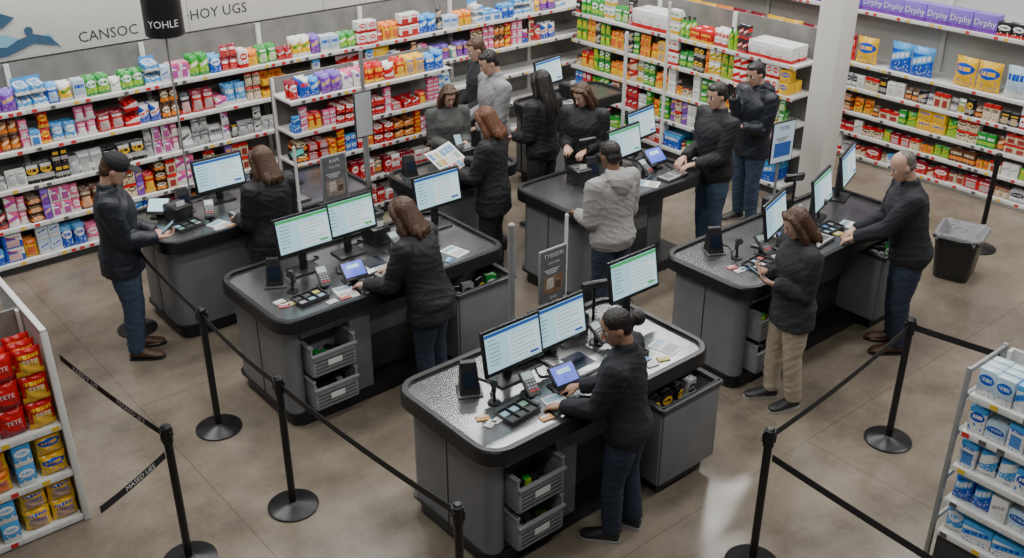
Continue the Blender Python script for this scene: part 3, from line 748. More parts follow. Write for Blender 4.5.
def kit(s0, t0, mons, hdrs='bbg', yaws=(0, 0, 0), dx=0., t3=.2, l1=.12):
    for i, (a, b) in enumerate(mons):
        monitor(s0+a, t0+b, yaws[i], hdr=hdrs[i], lift=t3 if i == 2 else l1)
        cable([(s0+a+.03, t0+b+.05, CT+.1), (s0+a+.06, t0+b+.11, CT+.03), (s0+a+.12, t0+b+.13, CT+.006), (s0+a+.2, t0+b+.15, CT+.006), (s0+a+.18, t0+b+.19, CT+.006)])
    tablet(s0+.82+dx, t0+.3, -5); scanner(s0+.34+dx, t0+.66, -30); handscan(s0+.38+dx, t0+.46, -40); tray(s0+.42+dx, t0+.28, 5); cards(s0+.52+dx, t0+.13, 2); papers(s0+.68+dx, t0+.2, -10)
    cardpad(s0+.6+dx, t0+.38, -10); cards(s0+.22+dx, t0+.3, 3, sp=.06)
    cardpad(s0+1.38+dx, t0+.56, 5); printer(s0+1.36+dx, t0+.82); keyboard(s0+1.13+dx, t0+.22, 6); papers(s0+1.7, t0+.24, 12); handscan(s0+1.54+dx, t0+.5, 30); cards(s0+1.46, t0+.14, 3)
    tray(s0+1.42+dx, t0+.32, 0); scaleplate(s0+1.1+dx, t0+.47); custdisp(s0+1.56+dx, t0+.8, 160)
    cable([(s0+.82+dx, t0+.36, CT+.03), (s0+.88+dx, t0+.45, CT+.006), (s0+.8+dx, t0+.5, CT+.006), (s0+.84+dx, t0+.6, CT+.006)])
    cable([(s0+.38+dx, t0+.5, CT+.05), (s0+.44+dx, t0+.56, CT+.006), (s0+.5+dx, t0+.64, CT+.006), (s0+.48+dx, t0+.74, CT+.006)])
    cable([(s0+1.38+dx, t0+.6, CT+.03), (s0+1.44+dx, t0+.66, CT+.006), (s0+1.5+dx, t0+.64, CT+.006), (s0+1.5+dx, t0+.72, CT+.006)])

gl = 'grey checkout counter with steel top'
counter(2.93, 4.9, 3.68, 4.7, gl+' and stacked bins')
kit(2.95, 3.68, ((.63,.6),(1.04,.62),(1.8,.68))); drawer(3.85, 4.5)
counter(2.76, 4.85, 5.8, 6.85, gl+' and a drawer tub')
kit(2.76, 5.8, ((.6,.7),(1.03,.74),(1.88,.72)), hdrs='ggb', dx=-.03, l1=.19)
counter(2.68, 4.75, 7.58, 8.5, gl+' facing the candy wall', bins=False)
monitor(3.5, 8.25, 0, hdr='b'); scanner(3.15, 8.25, -10); cardpad(3.25, 7.95, -20); tablet(2.92, 8.25, -40, m_screen); keyboard(3.55, 7.85, 5); papers(3.25, 7.75, 20); printer(4.0, 8.25); tray(3.02, 7.9, 10)
handscan(3.8, 8.15); printer(3.02, 8.08, 10); scaleplate(3.95, 7.9); cable([(3.5, 8.35, CT+.05), (3.35, 8.38, CT+.006), (3.2, 8.35, CT+.006)]); custdisp(4.25, 8.2, 20); cards(3.2, 7.68, 2)
counter(5.68, 8.02, 4.03, 4.93, gl+' with a side drawer')
kit(5.68, 4.03, ((.84,.45),(1.58,.52),(2.16,.66)), hdrs='bgb', yaws=(17, 17, 20), dx=.05, t3=.16)
counter(5.68, 7.38, 5.85, 6.8, gl+' and bare end panel', bins=False, tub=False)
monitor(6.85, 6.5, 5, hdr='g'); tablet(7.1, 6.3, 0, m_spurp, k=1.2); monitor(7.2, 6.62, 8, hdr='b', w=.46, lift=.2); cardpad(6.88, 6.22, 10); keyboard(7.05, 6.02, 4); scanner(6.45, 6.5, -15)
papers(6.75, 6.05, 30); tray(6.6, 6.2, 12); handscan(6.62, 6.6); scaleplate(6.3, 6.15); printer(6.28, 6.5, -10); custdisp(6.55, 6.68, 170)
cable([(6.85, 6.56, CT+.05), (6.78, 6.66, CT+.006), (6.7, 6.7, CT+.006)]); cable([(7.05, 6.1, CT+.01), (7.2, 6.15, CT+.006), (7.25, 6.3, CT+.006)])
counter(4.95, 6.2, 7.2, 7.85, gl+' under a magazine reader', tub=False, bins=False)
scanner(5.15, 7.65, -10); keyboard(5.3, 7.4, 0); cardpad(5.55, 7.6, 0); printer(5.8, 7.65); tray(5.85, 7.4)
counter(7.35, 8.75, 8.2, 8.85, gl+' beside the grocery gondola', tub=False, bins=False)
monitor(7.7, 8.55, 10, hdr='b', lift=.22); printer(8.1, 8.6); keyboard(7.8, 8.35)

# ------------------------------------------------------------ stanchions, belts, signs
stm = M('satin_black_metal', (.013, .013, .015), .32, .2, nz=.2)
def stanchion(s, t, h=1.02):
    r = root('stanchion', 'black metal queue barrier post on a round base', 'stanchion', (s, t, 0), RN.uniform(0, 90), 'queue barrier posts')
    g = G(); g.lathe([(.17, 0), (.17, .012), (.15, .022), (.05, .034), (.03, .05)], stm, 32); part('base', g, r)
    g = G(); g.cyl((0, 0, .03), (0, 0, h-.11), .025, .025, stm, 20); part('pole', g, r)
    g = G(); g.cyl((0, 0, h-.11), (0, 0, h), .033, .033, stm, 20); g.cyl((0, 0, h), (0, 0, h+.012), .03, .018, stm, 20)
    for a in range(4):
        x, y = math.cos(a*math.pi/2)*.034, math.sin(a*math.pi/2)*.034
        g.box((x, y, h-.055), (.014, .014, .06), stm, bev=.003)
    part('belt_cassette', g, r)
for p in ((2.40,6.29),(2.38,5.13),(1.62,5.08),(2.5,3.42),(4.3,2.79),(6.12,2.97),(9.8,4.22),(4.2,1.2),(6.42,1.5),(2.52,8.15)): stanchion(*p)
bm_ = M('black_webbing_belt', (.012, .012, .014), .6, bump=.1, bs=300)
def belt(a, b, txt=None, sag=.03, lab='black retractable barrier belt stretched between posts'):
    A, B = Vector(a), Vector(b); d = (B-A); d2 = Vector((d.x, d.y, 0)).normalized()
    A = A+d2*.04; B = B-d2*.04; d = B-A; nrm = Vector((-d2.y, d2.x, 0))
    g = G(); n = 12; vs = []; fs = []
    P = lambda t: A+d*t-Vector((0, 0, sag*4*t*(1-t)))
    for i in range(n+1):
        p = P(i/n)
        for sx in (-.0012, .0012):
            for z in (-.024, .024): vs.append(p+nrm*sx+Vector((0, 0, z)))
    for i in range(n):
        a_ = i*4
        fs += [(a_, a_+1, a_+5, a_+4), (a_+2, a_+6, a_+7, a_+3), (a_+1, a_+3, a_+7, a_+5), (a_, a_+4, a_+6, a_+2)]
    fs += [(0, 2, 3, 1), (n*4, n*4+1, n*4+3, n*4+2)]
    g.add(vs, fs, bm_)
    r = root('barrier_belt', lab, 'belt', (0, 0, 0), 0, 'queue barrier belts', g.mesh('barrier_belt'))
    if txt:
        g = G(); mid = P(.5); nn = nrm if (mid-Vector((0, 0, mid.z))).dot(nrm) < 0 else -nrm
        xd = Vector((0, 0, 1)).cross(nn)
        for k, (t, w) in enumerate(txt):
            p = P(w)+nn*.0022; tt = d.normalized(); tt = tt if tt.dot(xd) > 0 else -tt
            up = nn.cross(tt)
            X = Matrix(((tt.x, up.x, nn.x, p.x), (tt.y, up.y, nn.y, p.y), (tt.z, up.z, nn.z, p.z), (0, 0, 0, 1)))
            g.text(t, .046, X, m_wtxt)
        part('belt_lettering', g, r, 'small white capital lettering')
zb = .965
belt((2.40,6.29,zb), (2.52,8.15,zb)); belt((2.40,6.29,zb), (2.38,5.13,zb)); belt((2.38,5.13,zb), (2.5,3.42,zb))
belt((1.62,5.08,zb), (1.30,5.86,zb+.3), txt=(('MARED IKS', .3), ('FABDY US', .75)), sag=.02, lab='black lettered barrier belt hooked to the gondola')
belt((1.62,5.08,zb-.12), (1.08,4.82,zb-.14), txt=(('MASED UES', .4),), sag=.01, lab='short black lettered barrier belt')
belt((4.3,2.79,zb), (6.12,2.97,zb)); belt((4.3,2.79,zb-.12), (4.2,1.2,zb-.12), sag=.01); belt((6.12,2.97,zb), (6.42,1.5,zb), sag=.01)

def floor_pole(s, t, h, r_=.022, m=m_pole, lab='slim grey metal pole standing behind the till'):
    r = root('sign_pole', lab, 'pole', (s, t, 0), 0)
    g = G(); g.cyl((0, 0, 0), (0, 0, .02), .09, .09, m, 20); part('base', g, r)
    g = G(); g.cyl((0, 0, .02), (0, 0, h), r_, r_, m, 16); g.cyl((0, 0, h), (0, 0, h+.01), r_*.9, r_*.5, m, 16); part('pole', g, r)
    return r
def sign(s, t, z0, z1, w, yaw, txts, face, tm, lab, frame=m_dgrey, pic=None, kind=0):
    r = root('lane_sign', lab, 'sign', (s, t, 0), yaw)
    g = G(); g.cyl((0, .02, 0), (0, .02, z0+.1), .014, .014, m_pole, 12); g.cyl((0, .02, 0), (0, .02, .015), .08, .08, m_pole, 20); part('stand', g, r)
    g = G(); g.box((0, 0, (z0+z1)/2), (w, .018, z1-z0), frame, bev=.005); part('frame', g, r)
    g = G(); y = -.0105; H = z1-z0; g.box((0, y, (z0+z1)/2), (w-.025, .002, H-.025), face)
    if pic:
        g.box((0, y-.0015, z0+H*.33), (w*.72, .001, H*.34), pic)
        if kind == 0:
            g.box((-w*.12, y-.0025, z0+H*.36), (w*.26, .001, H*.2), M('pale_photo_patch', (.5, .45, .4), .5, nz=.4, ns=60)); g.box((w*.18, y-.0025, z0+H*.3), (w*.2, .001, H*.13), M('dark_photo_patch', (.1, .07, .05), .5, nz=.4, ns=60))
        for q in range(3): g.box((-w*.06, y-.0025, z0+H*(.62-.035*q)), (w*(.55-.1*q), .001, H*.012), tm)
    for i, (t_, sz, f) in enumerate(txts): g.text(t_, sz, front(0, y-.004, z0+H*f), tm)
    part('face', g, r)
gf = M('slate_sign_face', (.12, .125, .135), .5, nz=.2, ns=30)
sign(4.42, 4.82, 1.0, 1.42, .26, 0, (('TYEEEERI', .046, .88), ('UGYI DEE', .026, .74), ('SAVE', .03, .08)), gf, m_wtxt, 'grey lane sign with white lettering behind the till', frame=m_pole, pic=M('brown_panel', (.22, .13, .08), .5, nz=.3, ns=40))
sign(3.95, 6.98, 1.2, 1.62, .24, 0, (('RAPI', .045, .88), ('OUJ PTE', .028, .76)), gf, m_wtxt, 'grey lane poster with small print and picture panel', frame=m_pole, pic=M('tan_panel', (.26, .2, .16), .5, nz=.3, ns=40))
sign(8.0, 5.5, 1.0, 1.42, .3, -8, (('YORI', .06, .84),), M('pale_blue_sign', (.45, .55, .65), .4, emit=.3), m_btxt, 'lit pale lane screen with dark letters on a stand', frame=m_black, pic=M('navy_panel', (.02, .08, .3), .5, emit=.3), kind=1)
floor_pole(4.15, 4.95, 1.63, .025); floor_pole(3.62, 7.0, 1.75, .012, m_white, 'thin white metal pole beside the till')
floor_pole(5.0, 5.3, 1.35, .014, m_white, 'thin white metal pole between tills')
floor_pole(5.15, 8.4, 2.0, .02); floor_pole(7.3, 6.95, 2.1, .018, m_white, 'tall white pole behind the till'); floor_pole(8.3, 7.3, 2.2, .018, m_white, 'tall white pole near the groceries')
sign(4.95, 8.1, 1.25, 1.7, .2, 0, (), M('pale_grey_board', (.42, .44, .45), .5, nz=.1, ns=5), m_btxt, 'blank pale board on a stand by the till')
r = root('lane_light', 'round black lettered lane lantern on a thin pole', 'lane light', (3.36, 8.62, 0), 0)
g = G(); g.cyl((0, 0, 0), (0, 0, 2.4), .009, .009, m_pole, 12); g.cyl((0, 0, 0), (0, 0, .015), .06, .06, m_pole, 20); part('pole', g, r)
g = G(); g.lathe([(.15, 2.38), (.165, 2.39), (.165, 2.82), (.15, 2.83)], M('black_lantern_shell', (.012, .012, .014), .35), 32); part('lantern', g, r)
g = G()
v, f = text_geo('YOHLE', .085); R_ = .168; a0 = rad(-114)
g.add([Vector((R_*math.cos(a0+p.x/R_), R_*math.sin(a0+p.x/R_), 2.5+p.y)) for p in v], f, m_wtxt)
part('lantern_lettering', g, r, 'white letters')

r = root('waste_bin', 'boxy black waste bin with a loose grey liner', 'bin', (9.05, 4.08, 0), 15)
g = G(); g.rloft([(.17,.15,.05,0),(.18,.16,.05,.02),(.22,.2,.06,.42),(.245,.22,.07,.425),(.245,.22,.07,.46),(.21,.185,.06,.46),(.19,.165,.05,.3)], m_black); part('body', g, r)
g = G(); vs = []; fs = []; n = 24
for k, (dd, z) in enumerate(((.012, .43), (.014, .452), (.006, .474), (-.02, .476), (-.05, .44), (-.08, .38))):
    for i, p in enumerate(rrect(-.235-dd, -.21-dd, .235+dd, .21+dd, .08)):
        q = 1+.03*math.sin(i*2.7+k*1.3); zz = .02*math.sin(i*1.9)*(1 if k < 2 else .4)
        vs.append((p[0]*q, p[1]*q, z+zz))
for k in range(5):
    for i in range(n): fs.append((k*n+i, k*n+(i+1)%n, (k+1)*n+(i+1)%n, (k+1)*n+i))
fs.append(tuple(5*n+i for i in range(n)))
g.add(vs, fs, M('grey_bin_liner', (.2,.2,.21), .3, bump=.8, bs=25)); part('liner', g, r)

# ------------------------------------------------------------ people
def cloth(name, col, rough=.85, bump=.35, bs=16): return M(name, col, rough, nz=.08, ns=40, bump=bump, bs=bs)
SKIN = [M('skin_light', (.5, .3, .22), .5, nz=.06), M('skin_tan', (.38, .21, .14), .5, nz=.06), M('skin_deep', (.2, .1, .065), .5, nz=.06)]
m_lip = M('lips', (.38, .12, .1), .5); m_eyew = M('eye_white', (.7, .68, .65), .3); m_iris = M('iris_dark', (.02, .014, .01), .2)
c_black = cloth('black_jacket_cloth', (.011, .011, .014), .7); c_black2 = cloth('charcoal_knit', (.014, .015, .02)); c_greyj = cloth('heather_grey_hoodie', (.31, .3, .295))
c_black3 = cloth('charcoal_fleece', (.024, .025, .03), .9); c_black4 = cloth('navy_black_shell', (.01, .013, .022), .5)
c_greysh = cloth('grey_long_sleeve', (.26, .26, .27)); c_jean = cloth('blue_denim', (.035, .06, .105), bs=22); c_jeand = cloth('dark_navy_denim', (.02, .03, .055), bs=22)
c_khaki = cloth('khaki_cotton', (.4, .34, .25)); c_blackp = cloth('black_trousers', (.016, .016, .02)); c_shoe = M('dark_shoe_leather', (.02, .02, .022), .5, nz=.2)
c_boot = M('brown_boot_leather', (.07, .033, .016), .5, nz=.2); m_sole = M('pale_sole', (.3, .29, .27), .6)
c_olive = cloth('grey_vest_cloth', (.07, .073, .07))
def hairm(n, c): return M(n, c, .38, nz=.5, ns=70, bump=.5, bs=90)
h_brown = hairm('brown_hair', (.07, .033, .016)); h_dark = hairm('black_hair', (.012, .009, .008)); h_aub = hairm('auburn_hair', (.125, .045, .018)); h_grey = hairm('grey_hair', (.13, .11, .095))

def remesh(g, vox, smooth=3, fold=0., strand=0., cen=None):
    me = g.mesh('tmp'); ob = bpy.data.objects.new('tmp', me); COL.objects.link(ob)
    md = ob.modifiers.new('r', 'REMESH'); md.mode = 'VOXEL'; md.voxel_size = vox; md.adaptivity = 0
    sm = ob.modifiers.new('s', 'SMOOTH'); sm.factor = .5; sm.iterations = smooth
    bpy.context.view_layer.update()
    ev = ob.evaluated_get(bpy.context.evaluated_depsgraph_get())
    out = bpy.data.meshes.new_from_object(ev)
    out.materials.clear()
    for m in g.mats: out.materials.append(m)
    n = len(out.polygons)
    if fold:
        off = Vector((RN.uniform(0, 50), RN.uniform(0, 50), 0))
        co = []
        for v in out.vertices:
            p = v.co
            q = Vector((p.x*6+off.x, p.y*6+off.y, p.z*17+p.x*9+p.y*6))
            a = 1-min(1, abs(noise.noise(q))*3.2)
            b_ = noise.noise(q*.5+Vector((9, 3, 1)))
            co.extend(p+v.normal*(fold*a*a+fold*.7*b_))
        out.vertices.foreach_set('co', co)
    if strand:
        co = []
        for v in out.vertices:
            d = v.co-cen; an = math.atan2(d.y, d.x)
            a = noise.noise(Vector((an*11, v.co.z*6, 0)))+.6*noise.noise(Vector((an*26, v.co.z*9, 5)))
            co.extend(v.co+v.normal*a*strand)
        out.vertices.foreach_set('co', co)
    if len(g.mats) > 1:
        kd = kdtree.KDTree(len(g.v)); vm = [0]*len(g.v)
        for f, m in zip(g.f, g.m):
            for i in f: vm[i] = m
        for i, p in enumerate(g.v): kd.insert(p, i)
        kd.balance()
        out.polygons.foreach_set('material_index', [vm[kd.find(p.center)[1]] for p in out.polygons])
    else: out.polygons.foreach_set('material_index', [0]*n)
    out.polygons.foreach_set('use_smooth', [True]*n)
    out.update()
    bpy.data.objects.remove(ob); bpy.data.meshes.remove(me)
    return out

def person(loc, yaw, h, label, skin, hair, hairstyle, top, legs, shoes, Rh, Lh, lean=0, hp=10, hy=0, female=False, coat=0., stance=.055,
           step=0., hood=False, vox=.0075, cap=False, palmR=None, palmL=None, twist=0, bulk=1., curl=.5):
    bulk = 1+(bulk-1)*.62
    r = root('person', label, 'person', (loc[0], loc[1], 0), yaw-90)
    RX = Matrix.Rotation(rad(-lean), 3, 'X'); RZ = Matrix.Rotation(rad(twist), 3, 'Z')
    piv = Vector((0, 0, .52*h))
    def U(x, y, z):
        v = Vector((x*h, y*h, z*h))
        if v.z <= piv.z: return v
        k = min(1, (v.z-piv.z)/(.06*h))
        return piv + (RX @ (RZ @ (v-piv))) if k >= 1 else v.lerp(piv + RX @ (RZ @ (v-piv)), k)
    def Rv(v, z):
        return (RX @ (RZ @ Vector(v))) if z > .58 else Vector(v)
    sw = (.104 if female else .116)*min(bulk, 1.08); hw = .101 if female else .096
    tors = [(.465,.062,.05,0),(.50,hw*.93,.064,-.004),(.53,hw,.07,-.006),(.57,hw*.93,.064,0),(.62,.077 if female else .086,.056,.003),(.68,.084 if female else .096,.063,.006),
            (.735,.094 if female else .108,.071 if female else .068,.008),(.78,.096 if female else .11,.06,.002),(.815,.078,.048,-.004),(.838,.048,.038,-.006)]
    def torso(g, mat, inf=0., zmin=0., zmax=1., fl=0., loose=0.):
        rs = []
        for z, a, b, y in tors:
            if z < zmin or z > zmax: continue
            if loose and z < .74: a = a*(1-loose)+.1*loose; b = b*(1-loose)+.07*loose
            e = inf+(fl*(1-(z-zmin)/.12) if z-zmin < .12 else 0)
            a_ = (a*(bulk if z < .8 else min(bulk, 1.1)))*h+e; b_ = (b*(bulk if z < .8 else min(bulk, 1.05)))*h+e
            rs.append((U(0, y, z), Rv((a_, 0, 0), z), Rv((0, b_, 0), z)))
        g.loft(rs, mat, 24, 4)
    feet = {}
    for sd in (1, -1): feet[sd] = Vector((sd*stance*h, sd*step*h, 0))
    def leg(g, sd, mat, rr, z1):
        f = feet[sd]; hip = Vector((sd*.052*h, 0, .485*h)); ank = f+Vector((0, -.008*h, z1*h))
        kn = hip.lerp(ank, .5)+Vector((sd*.004*h, .016*h, .01*h))
        pts = [hip, hip.lerp(kn, .35), hip.lerp(kn, .75), kn, kn.lerp(ank, .3), kn.lerp(ank, .7), ank]
        g.tube(pts, [q*h for q in rr], mat, 16, 3)
    B = G(); sk = skin
    torso(B, sk)
    for sd in (1, -1):
        leg(B, sd, sk, (.05, .05, .038, .032, .034, .025, .02), .035)
        f = feet[sd]
        B.loft([(f+Vector((0, y*h, zz*h)), Vector((a*h, 0, 0)), Vector((0, 0, b*h))) for y, zz, a, b in ((-.03,.02,.012,.012),(-.01,.024,.018,.018),(.04,.02,.021,.015),(.09,.014,.018,.009))], sk, 12, 2)
    np_ = U(0, .002, .862)
    HR = Matrix.Rotation(rad(hy), 3, 'Z') @ Matrix.Rotation(rad(-hp), 3, 'X')
    def Hh(x, y, z): return np_ + HR @ Vector((x*h, y*h, z*h))
    def HV(v): return HR @ Vector(v)
    k_ = .133
    hd = [(0,.012,.012,.03),(.05,.022,.022,.026),(.15,.030,.034,.015),(.3,.036,.045,.006),(.45,.0405,.051,.001),(.6,.042,.0535,-.003),(.75,.041,.0525,-.005),(.88,.033,.043,-.006),(.96,.02,.027,-.006),(1,.006,.008,-.006)]
    B.loft([(Hh(0, y, .008+z*k_), HV((a*h, 0, 0)), HV((0, b*h, 0))) for z, a, b, y in hd], sk, 24, 4)
    HX = Matrix.Translation(np_) @ HR.to_4x4()
    ez = .008+.52*k_
    B.loft([(Hh(0, .046, ez+.004), HV((.004*h, 0, 0)), HV((0, .006*h, 0))), (Hh(0, .052, ez-.01), HV((.006*h, 0, 0)), HV((0, .009*h, 0))), (Hh(0, .055, ez-.022), HV((.0095*h, 0, 0)), HV((0, .011*h, 0))), (Hh(0, .05, ez-.028), HV((.006*h, 0, 0)), HV((0, .007*h, 0)))], sk, 10, 3)
    for sd in (1, -1):
        B.ball((sd*.0415*h, -.004*h, (ez-.008)*h), (.006*h, .011*h, .017*h), sk, HX, 10)
        B.ball((sd*.017*h, .0445*h, ez*h), (.0075*h, .005*h, .0045*h), m_eyew, HX, 10)
        B.ball((sd*.017*h, .048*h, ez*h), (.0036*h, .0025*h, .0038*h), m_iris, HX, 8)
        B.ball((sd*.018*h, .0485*h, (ez+.0115)*h), (.011*h, .0035*h, .0022*h), hair, HX, 8)
    B.ball((0, .049*h, (ez-.042)*h), (.0135*h, .0055*h, .0045*h), m_lip, HX, 10)
    B.tube([U(0, -.012, .81), U(0, -.008, .84), Hh(0, -.012, .02), Hh(0, -.01, .055)], [.04*h, .032*h, .031*h, .033*h], sk, 16, 3)
    J = G(); arms = {}
    for sd, tgt, pn in ((1, Rh, palmR), (-1, Lh, palmL)):
        S = U(sd*sw, -.002, .80); W = Vector(tgt); l1, l2 = .178*h, .15*h
        d = W-S; L = min(d.length, (l1+l2)*.97); dn = d.normalized(); W = S+dn*L
        x = (l1*l1-l2*l2+L*L)/(2*L); yb = math.sqrt(max(l1*l1-x*x, 0))
        pole = Vector((sd*.3, -.8, -1)); pole = (pole-dn*pole.dot(dn)).normalized()
        E = S+dn*x+pole*yb; fd = (W-E).normalized()
        inn = U(sd*.05, 0, .795)
        arms[sd] = (S, E, W, fd)
        B.tube([inn, S, S.lerp(E, .35), S.lerp(E, .8), E, E.lerp(W, .3), E.lerp(W, .75), W], [q*h for q in (.03,.03,.027,.023,.023,.023,.017,.0145)], sk, 14, 3)
        n = Vector(pn) if pn else (Vector((0, 0, -1)) if fd.z > -.75 else Vector((-sd, 0, 0)))
        n = (n-fd*n.dot(fd)).normalized(); side = fd.cross(n)
        th = side if side.dot(Vector((-sd, 0, .3))) > 0 else -side
        def hp_(a, b, c): return W+fd*a*h+th*b*h+n*c*h
        B.loft([(hp_(-.005,0,0), th*.0145*h, n*.011*h), (hp_(.015,0,0), th*.02*h, n*.011*h), (hp_(.038,0,0), th*.0235*h, n*.0095*h), (hp_(.05,0,0.002), th*.021*h, n*.008*h)], sk, 12, 3)
        for i, (o_, ln) in enumerate(((.0175,.041),(.006,.046),(-.006,.042),(-.0175,.033))):
            cu = curl+.1*i
            p0 = hp_(.044, o_, 0.001); p1 = hp_(.05+ln*.4, o_*1.15, ln*cu*.4); p2 = hp_(.05+ln*.62, o_*1.18, ln*cu*1.0); p3 = hp_(.05+ln*.66, o_*1.16, ln*cu*1.55)
            B.tube([p0, p1, p2, p3], [.0052*h, .0048*h, .0044*h, .0034*h], sk, 8, 2)
        B.tube([hp_(.012,.012,.002), hp_(.026,.026,.008), hp_(.04,.031,.014), hp_(.052,.028,.02)], [.008*h, .0065*h, .0055*h, .004*h], sk, 8, 2)
        bk = min(bulk, 1.12)
        J.tube([inn, S, S.lerp(E, .3), S.lerp(E, .75), E, E.lerp(W, .3), E.lerp(W, .7), E.lerp(W, .93), E.lerp(W, .98)], [q*h*bk for q in (.04,.043,.041,.037,.037,.035,.03,.028,.021)], top, 16, 3)
    part('body', remesh(B, vox, 2), r, 'bare head, neck and hands')
    torso(J, top, inf=.017, zmin=.46, fl=.01, loose=.45)
    if coat:
        J.loft([(Vector((0, -.004*h, (.465-coat)*h)), Vector((hw*h*bulk+.034, 0, 0)), Vector((0, .075*h*bulk+.022, 0))), (Vector((0, -.004*h, .5*h)), Vector((hw*h*bulk+.026, 0, 0)), Vector((0, .072*h*bulk+.018, 0)))], top, 24, 1)
    J.loft([(U(0, -.006, .82), Rv((.062*h, 0, 0), .8), Rv((0, .05*h, 0), .8)), (U(0, -.01, .846), Rv((.045*h, 0, 0), .8), Rv((0, .042*h, 0), .8)), (U(0, -.01, .868), Rv((.04*h, 0, 0), .8), Rv((0, .038*h, 0), .8))], top, 18, 2)
    if hood:
        J.loft([(U(0, -.025, .872), Rv((.046*h, 0, 0), .8), Rv((0, .05*h, 0), .8)), (U(0, -.05, .845), Rv((.074*h, 0, 0), .8), Rv((0, .05*h, 0), .8)), (U(0, -.072, .805), Rv((.066*h, 0, 0), .8), Rv((0, .036*h, 0), .8)), (U(0, -.07, .745), Rv((.025*h, 0, 0), .8), Rv((0, .02*h, 0), .8))], top, 20, 3)
    part('hooded_top' if hood else 'jacket', remesh(J, .010, 3, fold=.006), r)
    T = G(); torso(T, legs, inf=.009, zmax=.6)
    for sd in (1, -1): leg(T, sd, legs, (.058, .059, .048, .043, .043, .039, .037), .045)
    part('trousers', remesh(T, .010, 3, fold=.005), r)
    for sd in (1, -1):
        Sg = G(); f = feet[sd]; ot = Matrix.Rotation(rad(-8*sd), 3, 'Z')
        Sg.loft([(f+ot@Vector((0, y*h, 0))+Vector((0, 0, b*h+.008)), ot@Vector((a*h, 0, 0)), Vector((0, 0, b*h))) for y, a, b in ((-.04,.014,.014),(-.03,.022,.022),(-.005,.026,.031),(.03,.027,.024),(.07,.029,.017),(.1,.025,.013),(.115,.012,.009))], shoes, 16, 3)
        Sg.prism([tuple((f+ot@Vector((x*h, y*h, 0))).xy) for x, y in ((-.02,-.042),(.02,-.042),(.027,-.02),(.027,.03),(.031,.07),(.026,.105),(.01,.12),(-.01,.12),(-.026,.105),(-.031,.07),(-.027,.03),(-.027,-.02))], 0, .014, m_sole if shoes is c_shoe else c_shoe)
        part('shoe', Sg, r)
    Hg = G()
    if hairstyle == 'bald':
        Hg.ball((0, -.02*h, (.008+.46*k_)*h), (.0455*h, .04*h, .028*h), hair, HX, 18)
        Hg.ball((0, -.016*h, (.008+.66*k_)*h), (.0435*h, .0475*h, .0462*h), hair, HX, 20)
    elif hairstyle == 'bun':
        Hg.ball((0, -.008*h, (.008+.67*k_)*h), (.0455*h, .056*h, .0485*h), hair, HX, 22)
        Hg.ball((0, -.028*h, (.008+.42*k_)*h), (.041*h, .034*h, .036*h), hair, HX, 16)
        Hg.ball((0, -.083*h, (.008+.5*k_)*h), (.031*h, .029*h, .031*h), hair, HX, 14); Hg.ball((0, -.06*h, (.008+.52*k_)*h), (.026*h, .026*h, .024*h), hair, HX, 12)
    else:
        Hg.ball((0, -.012*h, (.008+.66*k_)*h), (.0475*h, .0545*h, .0505*h), hair, HX, 20)
        Hg.ball((0, -.03*h, (.008+.42*k_)*h), (.0425*h, .034*h, .04*h), hair, HX, 16)
        Hg.ball((0, .022*h, (.008+.87*k_)*h), (.031*h, .022*h, .016*h), hair, HX, 16)
    if hairstyle in ('long', 'verylong'):
        e = -.045 if hairstyle == 'long' else -.11
        rings = []
        for z, a, b, y in ((.008+.95*k_,.03,.03,-.01),(.008+.75*k_,.05,.05,-.014),(.008+.5*k_,.053,.047,-.02),(.008+.2*k_,.056,.042,-.027),(-.01,.06,.036,-.034),(e*.7,.058,.032,-.04),(e,.04,.02,-.042)):
            rings.append((Hh(0, y, z), HV((a*h, 0, 0)), HV((0, b*h, 0))))
        Hg.loft(rings, hair, 26, 3)
        for sd in (1, -1):
            Hg.tube([Hh(sd*.03, .02, .13), Hh(sd*.047, .018, .1), Hh(sd*.05, .012, .05), Hh(sd*.053, .01, .0), Hh(sd*.05, .008, e*.8), Hh(sd*.045, .0, e*1.2)], [.012*h, .014*h, .017*h, .018*h, .012*h, .006*h], hair, 10, 3)
        for q in (-.6, -.2, .25, .6): Hg.tube([Hh(q*.06, -.05, .0), Hh(q*.065, -.055, e*.7), Hh(q*.07, -.052, e*1.35)], [.016*h, .014*h, .005*h], hair, 8, 3)
    part('hair', remesh(Hg, .007, 2, strand=.0055 if 'long' in hairstyle else .002, cen=Hh(0, -.01, .07)), r)
    if cap:
        cg = G(); cm = M('black_cap_cloth', (.012, .012, .014), .8, bump=.3, bs=80)
        cg.ball((0, -.004*h, (.008+.74*k_)*h), (.052*h, .061*h, .05*h), cm, HX, 20)
        cg.ball((0, .07*h, (.008+.74*k_)*h), (.04*h, .042*h, .006*h), cm, HX, 20)
        part('cap', remesh(cg, .006, 2), r, 'black baseball cap')
    return Matrix.Translation((loc[0], loc[1], 0)) @ Matrix.Rotation(rad(yaw-90), 4, 'Z'), arms

def phone(Mw, p, pitch, yaw, name='mobile_phone'):
    g = G(); g.box((0, 0, 0), (.075, .009, .15), m_black, bev=.004); g.box((0, -.005, 0), (.066, .001, .135), m_sgrey)
    o = root(name, 'black smartphone held in the hand', 'phone', Mw @ Vector(p), 0, mesh=g.mesh(name))
    o.rotation_euler = (rad(pitch), 0, rad(yaw))

